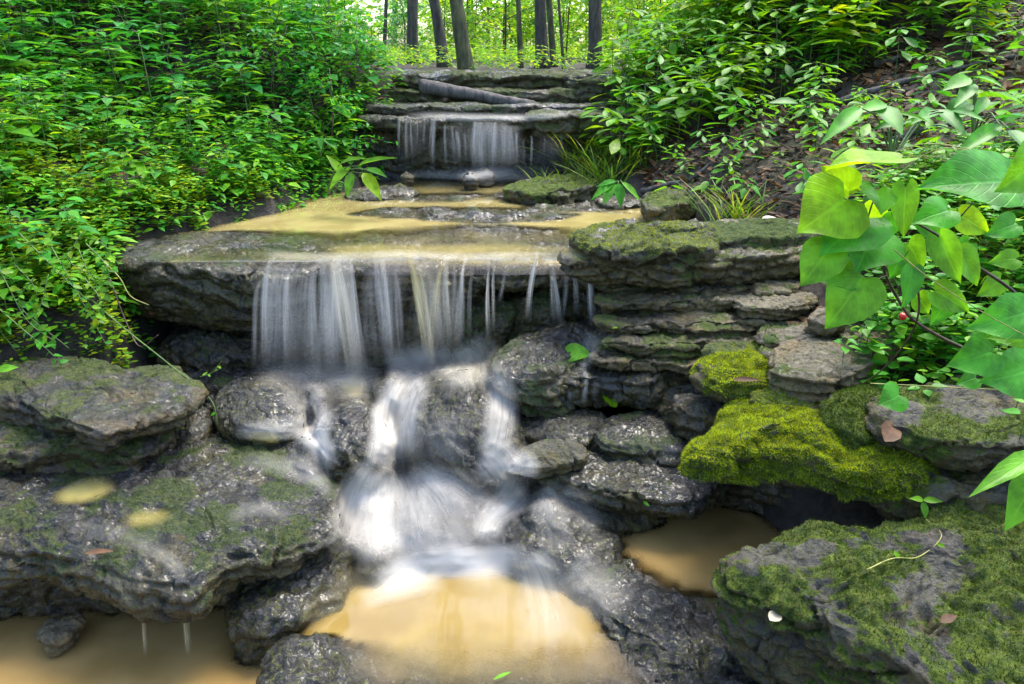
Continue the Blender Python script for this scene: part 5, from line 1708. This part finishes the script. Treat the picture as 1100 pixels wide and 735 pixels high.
# pale three-leaved seedlings on the right ledges
TV = []
for k in range(4):
    TV.append(herb_variant(.10, 2, .05, "ovate", r3, whorl=3, top=3, W=1.15))
TVm = [(as_mesh(a, "ledge_seedling", ["bright", "herb", "bright", "herb"][k]), as_mesh(b, "stem", "stem")) for k, (a, b) in enumerate(TV)]
def ground_hit(x, y):
    r = ray(x, y)
    p, n = cast(CAMV, r / np.linalg.norm(r))
    return p


ROCK_ONLY = None
seeds = [(960, 375), (935, 395), (975, 395), (1000, 385), (950, 408), (1015, 400), (985, 412), (1035, 392), (920, 385), (905, 392), (1060, 410), (1080, 395), (990, 370), (930, 372), (1090, 440), (1095, 472),
         (955, 350), (1020, 350), (1050, 330), (1070, 310), (1035, 370)]
for k, (x, y) in enumerate(seeds):
    p = at_y(x, y, 2.0 + r3.uniform(-.1, .15)) if True else None
    g = RHIT[k]
    a, b = TVm[k % 4]
    place("ledge_seedling", a, b, g, r3.uniform(0, 6.28), r3.uniform(.8, 1.3), "small pale green seedling among others on the right ledge", "seedling", "pale seedlings on the right ledge")

# seedling and curled tendril on the corner boulder
c0 = RHIT2["tuft"]
big_plant("seedling", "three-leaved seedling standing on the mossy corner boulder", c0, [
    (c0 + [0, 0, .05], c0 + [-.035, -.005, .06], .9, np.array([0, -.7, 1.])), (c0 + [0, 0, .05], c0 + [.045, -.01, .055], .75, np.array([0, -.7, 1.])), (c0 + [0, 0, .045], c0 + [0, -.03, .015], .9, np.array([0, -.9, .6]))],
    "bright", stemr=.0018)
vine("tendril", "curled pale tendril lying on the mossy corner boulder", [RHIT2[k] + np.array([0, -.01, .012]) for k in ("t0", "t1", "t2", "t3", "t4")], .018, "bright", 14, stem="straw", r=.0016, cat="tendril", leaf_from=.3)
vine("arching_grass", "single upright pale shoot in front of the moss ledge", [at_y(970, 548, 1.82), at_y(966, 510, 1.84), at_y(960, 482, 1.84)], .02, "bright", 60, stem="straw", r=.0016, cat="grass")

# ------------------------------------------------------------------ the heart-leaved branch
br = empty("heart_leaf_branch", at_y(1180, 420, 1.5))
tag(br, "redbud branch with large heart-shaped lime and green leaves reaching in from the right", "branch")
b0 = np.array(br.location)


def twig(pts, r0, r1, n=26):
    p = smooth_path([at_y(*q) for q in pts], n) - b0
    link("twig", Bag().tube(p, np.linspace(r0, r1, n), 8).mesh("twig"), M["twig"], parent=br)


twig([(1180, 420, 1.5), (1100, 389, 1.48), (1040, 376, 1.46), (985, 347, 1.44), (965, 322, 1.43), (950, 292, 1.42), (943, 262, 1.41)], .0042, .0022)
twig([(1140, 400, 1.49), (1100, 325, 1.47), (1045, 283, 1.45), (1012, 256, 1.43), (985, 240, 1.42)], .004, .0022)
twig([(985, 300, 1.42), (987, 335, 1.42), (975, 365, 1.45), (950, 395, 1.5), (928, 412, 1.56)], .0022, .0014)
twig([(943, 262, 1.41), (935, 248, 1.41), (930, 232, 1.40), (918, 220, 1.4), (906, 213, 1.39)], .0022, .0014)
twig([(932, 236, 1.4), (936, 222, 1.4), (943, 204, 1.4)], .0016, .0012)
twig([(952, 296, 1.42), (938, 304, 1.4), (926, 320, 1.39), (915, 342, 1.38)], .0018, .0012)
twig([(950, 285, 1.42), (960, 300, 1.41), (968, 318, 1.42)], .0016, .0012)
twig([(1012, 256, 1.43), (1030, 235, 1.41), (1045, 218, 1.4)], .0018, .0012)
HL = [  # base x,y,Y  tip x,y,Y  width factor, up, material
    (908, 214, 1.39, 862, 246, 1.34, 1.22, (-.3, -1, .35), "big_yellow"), (912, 205, 1.42, 884, 180, 1.42, 1.1, (.1, -1, -.1), "big_yellow"),
    (966, 173, 1.42, 892, 167, 1.36, .55, (0, -.18, 1), "big_yellow"), (942, 204, 1.4, 950, 226, 1.35, 1.3, (.1, -1, .4), "big_mid"), (932, 234, 1.4, 886, 268, 1.33, .95, (-.1, -.75, .8), "big"),
    (936, 250, 1.4, 925, 288, 1.33, 1.35, (0, -.9, .6), "big"), (892, 266, 1.36, 862, 306, 1.33, 1.05, (-.4, -1, .2), "big_mid"), (926, 298, 1.38, 892, 352, 1.33, .98, (-.1, -1, .2), "big_mid"),
    (918, 292, 1.40, 884, 300, 1.36, .9, (-.1, -.9, .6), "big"), (973, 200, 1.39, 970, 256, 1.36, .55, (-.6, -1, .1), "big_mid"), (1088, 196, 1.38, 998, 190, 1.3, .62, (0, -.75, .8), "big"),
    (1018, 226, 1.42, 985, 236, 1.38, .9, (0, -.8, .7), "big"), (1008, 254, 1.38, 1032, 304, 1.34, .62, (-.5, -1, .2), "big_mid"), (1030, 270, 1.42, 1054, 306, 1.4, .8, (.2, -1, .3), "big_mid"),
    (980, 288, 1.38, 974, 330, 1.35, .75, (.3, -1, .3), "big"), (966, 280, 1.41, 956, 300, 1.4, 1.0, (0, -1, .3), "big"), (1118, 168, 1.3, 1078, 206, 1.26, .9, (.2, -1, .2), "big_mid"),
    (1004, 312, 1.44, 1044, 334, 1.42, .8, (.1, -1, .3), "big_mid"), (1030, 232, 1.46, 1066, 250, 1.45, .75, (.1, -1, .3), "big_yellow"), (1092, 278, 1.45, 1064, 282, 1.44, .75, (0, -.9, .5), "big_mid"),
    (945, 222, 1.44, 925, 240, 1.45, 1.2, (0, -1, .3), "big_yellow"), (958, 232, 1.43, 950, 262, 1.42, 1.0, (.3, -1, .3), "big"), (975, 262, 1.43, 995, 290, 1.44, .9, (.1, -1, .3), "big_mid"),
    (1105, 335, 1.4, 1045, 352, 1.36, .75, (0, -.9, .5), "big"), (1105, 352, 1.42, 1062, 362, 1.4, .8, (0, -.8, .6), "big_mid"), (1066, 378, 1.42, 1024, 392, 1.38, .85, (0, -.9, .5), "big"),
    (1105, 398, 1.42, 1060, 410, 1.38, .95, (0, -.9, .5), "big"), (966, 424, 1.6, 946, 434, 1.57, 1.2, (0, -.9, .6), "big"), (1048, 406, 1.5, 1030, 412, 1.48, .9, (0, -.9, .5), "big"),
    (1040, 262, 1.5, 1020, 290, 1.48, .8, (.2, -1, .3), "big"), (1075, 300, 1.5, 1052, 318, 1.48, .8, (0, -1, .4), "big_mid"), (1020, 318, 1.5, 1002, 350, 1.48, .8, (0, -1, .4), "big"), (1090, 240, 1.46, 1062, 252, 1.44, .8, (0, -.9, .5), "big"), (905, 200, 1.44, 925, 205, 1.43, 1.0, (.2, -1, .3), "big_yellow"), (990, 230, 1.44, 1012, 262, 1.43, .8, (.2, -1, .2), "big"), (985, 318, 1.45, 1000, 338, 1.45, .9, (0, -1, .3), "big_mid")]
for (x0, y0, Y0, x1, y1, Y1, w, up, mt) in HL:
    b, t = at_y(x0, y0, Y0), at_y(x1, y1, Y1)
    v, q, uv = leaves_arrays("heart", [b - b0], [t - b], [np.array(up, float)], np.linalg.norm(t - b), w * r3.uniform(.92, 1.06))
    v = v + .0035 * np.stack([fbm((v + b0) * 28 + 7 * k_, 2) for k_ in range(3)], -1) * np.array([.4, 1, 1])
    lo = link("leaf", make_mesh("leaf", v, [q], uv=uv), M[mt], parent=br)
v, q, uv = leaves_arrays("lance", [at_y(958, 270, 1.38)], [at_y(935, 262, 1.36) - at_y(958, 270, 1.38)], [np.array([0, -.5, 1.])], .03)
# low big leaves at the right edge
big_plant("broad_leaf_plant", "two large smooth leaves entering at the right edge beside the corner boulder", at_y(1150, 480, 1.3), [
    L4(1120, 486, 1.28, 1048, 523, 1.2, .42, (0, -.4, 1)), L4(1125, 496, 1.28, 1085, 566, 1.2, .95, (-.6, -1, .3))], "big_mid", stemr=.004)
bq = at_y(970, 340, 1.7)
bb = bpy.data.meshes.new("berry")
import bmesh
bm = bmesh.new()
bmesh.ops.create_uvsphere(bm, u_segments=20, v_segments=14, radius=.0085)
for vv in bm.verts:
    vv.co.z *= 1.12
    if vv.co.z > .008:
        vv.co.z -= .003
bm.to_mesh(bb)
bm.free()
bb.polygons.foreach_set("use_smooth", [True] * len(bb.polygons))
bo = link("berry", bb, M["berry"], loc=bq)
tag(bo, "single red berry under the heart-shaped leaves", "berry")
link("stalk", Bag().tube(np.array([(0, 0, .008), (.004, .0, .03), (.012, 0, .055)]), .0009, 5).mesh("stalk"), M["stem"], parent=bo)

# ------------------------------------------------------------------ fallen leaves, litter, sticks
def fallen(name, label, x, y, L, kind, mat, ang, hit, up=(0, -.2, 1), W=1.0):
    d = np.array([math.cos(ang), math.sin(ang), .15])
    v, q, uv = leaves_arrays(kind, [-d * L * .5], [d], [np.array(up, float)], L, W)
    o = link(name, make_mesh(name, v, [q], uv=uv), M[mat], loc=hit + np.array([0, -.012, .02]))
    tag(o, label, "leaf")


for (nm, lab, x, y, L, kd, mt, an, up, W) in FALL:
    fallen(nm, lab, x, y, L, kd, mt, an, FHIT[lab], up, W)
P = scatter(22000, .55, 5, 2.4, 6.5, lambda X, Y, Z, dl, dr: dr > .03, r3, mx=350)
n = len(P)
D = rdir(n, 0, r3) + r3.normal(0, .25, (n, 3))
Nn = np.array([-.35, -.1, 1]) + r3.normal(0, .35, (n, 3))
v, q, uv = leaves_arrays("flat", P + [0, 0, .012], D, Nn, r3.uniform(.025, .085, n) * np.where(r3.random(n) < .6, .6, 1), r3.uniform(.5, 1.1, n))
tag(link("leaf_litter", make_mesh("leaf_litter", v, [q], uv=uv), M["litter"]), "brown dead leaves strewn on the right bank", "leaf litter", kind="stuff")
P = scatter(2600, -4, -.7, 2.5, 6, lambda X, Y, Z, dl, dr: dl > .0, r3)
n = len(P)
v, q, uv = leaves_arrays("flat", P + [0, 0, .012], rdir(n, 0, r3), np.array([.3, -.1, 1]) + r3.normal(0, .35, (n, 3)), r3.uniform(.03, .09, n), r3.uniform(.5, 1.1, n))
tag(link("leaf_litter", make_mesh("leaf_litter", v, [q], uv=uv), M["litter"]), "brown dead leaves between the herbs of the left bank", "leaf litter", kind="stuff")
for k, (lab, pts, rr) in enumerate([
        ("dark stick lying in the litter of the right bank above the pool", [(690, 205, 4.1), (745, 190, 4.2), (778, 160, 4.3)], .016), ("thin twig reaching the water at the right bank", [(725, 232, 3.6), (755, 212, 3.75), (770, 200, 3.85)], .007),
        ("dark fallen stick across the muddy slope behind the drooping leaves", [(960, 150, 3.0), (1000, 138, 3.0), (1060, 125, 3.1)], .015), ("long dark branch lying across the upper right slope", [(900, 110, 4.2), (980, 85, 4.4), (1090, 60, 4.6)], .02),
        ("weathered stick near the top of the bare right slope", [(940, 70, 4.9), (1020, 50, 5.1), (1110, 25, 5.3)], .022), ("short broken stick on the slope right of the thicket", [(830, 150, 3.9), (870, 140, 3.9), (900, 128, 4.0)], .01)]):
    pp = []
    for x, y, Y in pts:
        for _ in range(25):
            p = at_y(x, y, Y)
            z = terrain(np.array([p[0]]), np.array([Y]))[0]
            Y += .3 * (p[2] - z - rr)
        pp.append(p)
    path = smooth_path(pp, 24)
    path = path + .012 * np.stack([fbm(path * 9 + 3 * q_, 2) for q_ in range(3)], -1)
    o = link("fallen_stick", Bag().tube(path - path[0], np.linspace(rr, rr * .5, 24), 8).mesh("fallen_stick"), M["log"], loc=path[0])
    tag(o, lab, "stick")

# ------------------------------------------------------------------ trees and woods
r4 = np.random.default_rng(44)


def limb(bag, p, d, ln, r0, depth, tips):
    n = 7
    pts = [p]
    for k in range(n):
        d = d + r4.normal(0, .14, 3) + np.array([0, 0, .03])
        d /= np.linalg.norm(d)
        pts.append(pts[-1] + d * ln / n)
    pts = np.array(pts)
    bag.tube(pts, np.linspace(r0, r0 * .45, n + 1), 7)
    tips += [pts[-1], pts[-3], pts[n // 2]]
    if depth:
        for _ in range(3):
            i = r4.integers(3, n + 1)
            a = r4.uniform(0, 6.28)
            dd = d * .5 + np.array([math.cos(a), math.sin(a), .25])
            limb(bag, pts[i], dd / np.linalg.norm(dd), ln * .55, r0 * .45, depth - 1, tips)


def tree(label, x, ybase, Y, w, xtop, h=8.0, bark="bark", crown=True, nl=420, fork=False, leaf="far", group=None, ztop_y=0):
    b = at_y(x, ybase, Y)
    b[2] = terrain(np.array([b[0]]), np.array([Y]))[0] - .08
    tp = at_y(xtop, 0, Y)
    r0 = w * r4.uniform(.3, .4) / F_PX * Y
    dirv = np.array([tp[0] - b[0], 0, max(.3, tp[2] - b[2])])
    dirv = dirv / dirv[2]
    pts = []
    for k in range(14):
        f = k / 13
        q_ = b + dirv * np.array([min(f * h, 1.6) / 1, 0, 0]) * 1.0 + np.array([0, 0, f * h])
        q_ = q_ + np.array([math.sin(f * 5 + x) * .06 * f * h / 6, math.cos(f * 4 + x) * .05, 0])
        pts.append(q_)
    pts = smooth_path(pts, 46)
    f = np.linspace(0, 1, 46)
    rad = r0 * (1 - .6 * f) * (1 + .7 * np.exp(-f * h / .14))
    o = empty("forest_tree", b)
    tag(o, label, "tree", group)
    v, q, t3 = tube(pts, rad, 16)
    c = np.repeat(pts, 16, 0)
    d = v[:-2] - c
    v[:-2] = c + d * (1 + .22 * fbm(v[:-2] * np.array([14, 14, 3]), 3)[:, None] + .12 * fbm(v[:-2] * 4, 2)[:, None])
    bag = Bag().add(v, q, t3)
    tips = []
    for k in range(5):
        i = int(46 * (.45 + .1 * k))
        a = r4.uniform(0, 6.28)
        limb(bag, pts[min(i, 45)], np.array([math.cos(a), math.sin(a), .5]), h * .22, r0 * .35, 1, tips)
    if fork:
        limb(bag, pts[6], np.array([.5, .1, .9]), 2.2, r0 * .7, 1, tips)
        limb(bag, pts[7], np.array([-.45, .0, .9]), 2.2, r0 * .6, 1, tips)
    tv, tq, tt, tuv = bag.arrays()
    link("trunk", make_mesh("trunk", tv - b, [tq, tt], uv=tuv), M[bark], parent=o)
    if crown and tips:
        tips = np.array(tips)
        P = tips[r4.integers(0, len(tips), nl)] + r4.normal(0, .35, (nl, 3))
        P = P[P[:, 2] > 3.4]
        n = len(P)
        v, q, uv = leaves_arrays("simple", P - b, rdir(n, -.2, r4) + r4.normal(0, .3, (n, 3)), np.array([0, 0, 1]) + r4.normal(0, .5, (n, 3)), r4.uniform(.07, .12, n))
        link("crown", make_mesh("crown", v, [q], uv=uv), M[leaf], parent=o)
    return o


TREES = [
    ("pale-barked leaning tree standing on the rock above the upper fall", 503, 77, 6.9, 22, 489, "bark_moss", False),
    ("dark leaning tree second to the left of the pale-barked tree", 478, 66, 8.2, 17, 466, "bark", False),
    ("grey tree left of the two leaning trees", 443, 58, 9.4, 14, 444, "bark", False),
    ("slim dark sapling at the left of the tree gap", 411, 56, 8.5, 6, 416, "bark", False),
    ("slim moss-green trunk alone right of the leaning trees", 560, 80, 7.4, 8, 556, "bark_moss", False),
    ("stout dark trunk in the sunny gap right of centre", 583, 74, 8.0, 17, 581, "bark", False),
    ("narrower trunk leaning on the stout dark trunk", 596, 74, 8.3, 9, 590, "bark_moss", False),
    ("thin dark stem right of the stout pair of trunks", 606, 74, 7.6, 4, 600, "bark", False),
    ("forked dark tree above the right bank", 640, 62, 8.0, 20, 640, "bark", True),
    ("dark trunk standing in the undergrowth at the upper right", 757, 44, 9.5, 17, 756, "bark", False),
    ("dark trunk at the top of the left bank", 152, 28, 9.0, 14, 152, "bark", False),
    ("thick dark trunk in the upper left corner", 22, 20, 9.0, 24, 24, "bark", False),
    ("thin trunk behind the left bank herbs", 192, 34, 8.6, 6, 194, "bark", False),
    ("thin upright sapling stem on the right bank", 856, 60, 6.2, 3.2, 857, "bark", False),
    ("thin dark stem beside the right bank sapling", 880, 50, 6.4, 3, 878, "bark", False),
]
for lab, x, y, Y, w, xt, bk, fk in TREES:
    tree(lab, x, y, Y, w, xt, bark=bk, fork=fk, h=r4.uniform(6.5, 9) if w > 6 else 4.5, nl=150 if w > 6 else 40, leaf="bright")
for k in range(22):
    Y = r4.uniform(13, 32)
    x = r4.uniform(-40, 1140)
    tree("distant slim trunk seen between the leaves of the far woods", x, 70, Y, r4.uniform(.12, .3) / Y * F_PX, x + r4.normal(0, 6), h=r4.uniform(9, 13), nl=260, leaf="far",
         group="distant trunks in the far woods")

SV = [shrub_variant(r4, r4.uniform(1.3, 2.0), 900, .075, "ovate", .55, 13, low=.05) for _ in range(6)]
SVm = {mt: [as_mesh(a, "understory_shrub", mt) for a, b in SV] for mt in ("far", "far_cool", "bright", "herb_cool")}
SVs = [as_mesh(b, "stem", "twig") for a, b in SV]
spots = []
for _ in range(900):
    Y = 7.2 + 8 * r4.random() ** 1.3
    x = r4.uniform(-60, 1150)
    if Y < 9.8 and x < 285:
        continue
    if Y < 10.5 and 375 < x < 720:
        continue
    if 285 < x < 480 and (r4.random() < .55 or Y < 10.5):
        continue
    X = (x - 550) / F_PX * Y * 1.02
    spots.append((X, Y, terrain(np.array([X]), np.array([Y]))[0] - .05))
spots = thin(np.array(spots), .6)[:190]
for k, p in enumerate(spots):
    x, y, zc = project(p)
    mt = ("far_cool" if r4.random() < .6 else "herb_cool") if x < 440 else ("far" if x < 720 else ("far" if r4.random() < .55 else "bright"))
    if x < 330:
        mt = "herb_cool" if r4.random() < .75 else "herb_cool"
    i = r4.integers(6)
    side = "behind the left bank" if x < 440 else ("in the sunny gap beyond the upper fall" if x < 720 else "behind the right bank thicket")
    tone = {"far": "bright lime", "far_cool": "pale bluish", "bright": "yellow-green", "herb_cool": "deep green"}[mt]
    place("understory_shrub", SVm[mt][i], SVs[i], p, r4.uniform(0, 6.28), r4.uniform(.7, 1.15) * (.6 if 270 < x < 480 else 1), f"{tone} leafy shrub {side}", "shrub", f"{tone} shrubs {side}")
# forest floor beyond
P = scatter(12000, -14, 16, 6.3, 20, lambda X, Y, Z, dl, dr: (Y > 6.6) | (np.abs(X) > 1.2), r4)
v, q, uv = bake([a for a, b in LV], P, r4.uniform(0, 6.28, len(P)), r4.uniform(.9, 1.9, len(P)))
tag(link("ground_cover", make_mesh("ground_cover", v, [q], uv=uv), M["far"]), "bright low leaves covering the forest floor beyond the falls", "ground cover", kind="stuff")
# far woods
n = 110000
Y = r4.uniform(15, 48, n)
X = r4.uniform(-1, 1, n) * Y * .95
Z = 1.3 + np.abs(r4.normal(0, 1, n)) * 2.6 + r4.uniform(0, 1, n)
P = np.stack([X, Y, Z], -1)
dens = fbm(P * np.array([.35, .2, .45]), 3)
leftgap = np.exp(-((X / Y + .13) / .10) ** 2)
P = P[(dens > -.02 + .26 * leftgap)]
n = len(P)
v, q, uv = leaves_arrays("simple", P, rdir(n, -.2, r4) + r4.normal(0, .35, (n, 3)), np.array([0, -.3, 1]) + r4.normal(0, .5, (n, 3)), r4.uniform(.16, .36, n))
tag(link("far_woods", make_mesh("far_woods", v, [q], uv=uv), M["far"]), "bright leafy mass of far woods closing the view", "woods", kind="stuff")

# ------------------------------------------------------------------ light
world = bpy.data.worlds.new("World")
scene.world = world
world.use_nodes = True
wt = world.node_tree
wt.nodes.clear()
sky = wt.nodes.new("ShaderNodeTexSky")
sky.sky_type = "NISHITA"
sky.sun_disc = False
EL, AZ = math.radians(62), math.radians(40)
sky.sun_elevation = EL
sky.sun_rotation = AZ
sky.air_density = 1.0
sky.dust_density = 3.0
bg = wt.nodes.new("ShaderNodeBackground")
bg.inputs[1].default_value = 0.15
wo = wt.nodes.new("ShaderNodeOutputWorld")
wt.links.new(sky.outputs[0], bg.inputs[0])
wt.links.new(bg.outputs[0], wo.inputs[0])
sd = bpy.data.lights.new("sun", "SUN")
sd.energy = 1.3
sd.angle = math.radians(25)
sd.color = (1.0, .95, .85)
so = bpy.data.objects.new("sun", sd)
S = Vector((math.sin(AZ) * math.cos(EL), math.cos(AZ) * math.cos(EL), math.sin(EL)))
so.rotation_euler = S.to_track_quat("Z", "Y").to_euler()
so.location = S * 30
COL.objects.link(so)

scene.view_settings.view_transform = "Standard"
scene.view_settings.look = "None"
scene.view_settings.exposure = EXPOSURE
scene.view_settings.gamma = 1.0
scene.cycles.use_denoising = True
try:
    scene.cycles.denoiser = "OPENIMAGEDENOISE"
except Exception:
    pass
scene.cycles.max_bounces = 10
scene.cycles.diffuse_bounces = 3
scene.cycles.glossy_bounces = 3
scene.cycles.transmission_bounces = 4
scene.cycles.transparent_max_bounces = 16
scene.cycles.sample_clamp_indirect = 4.0
scene.cycles.caustics_reflective = False
scene.cycles.caustics_refractive = False
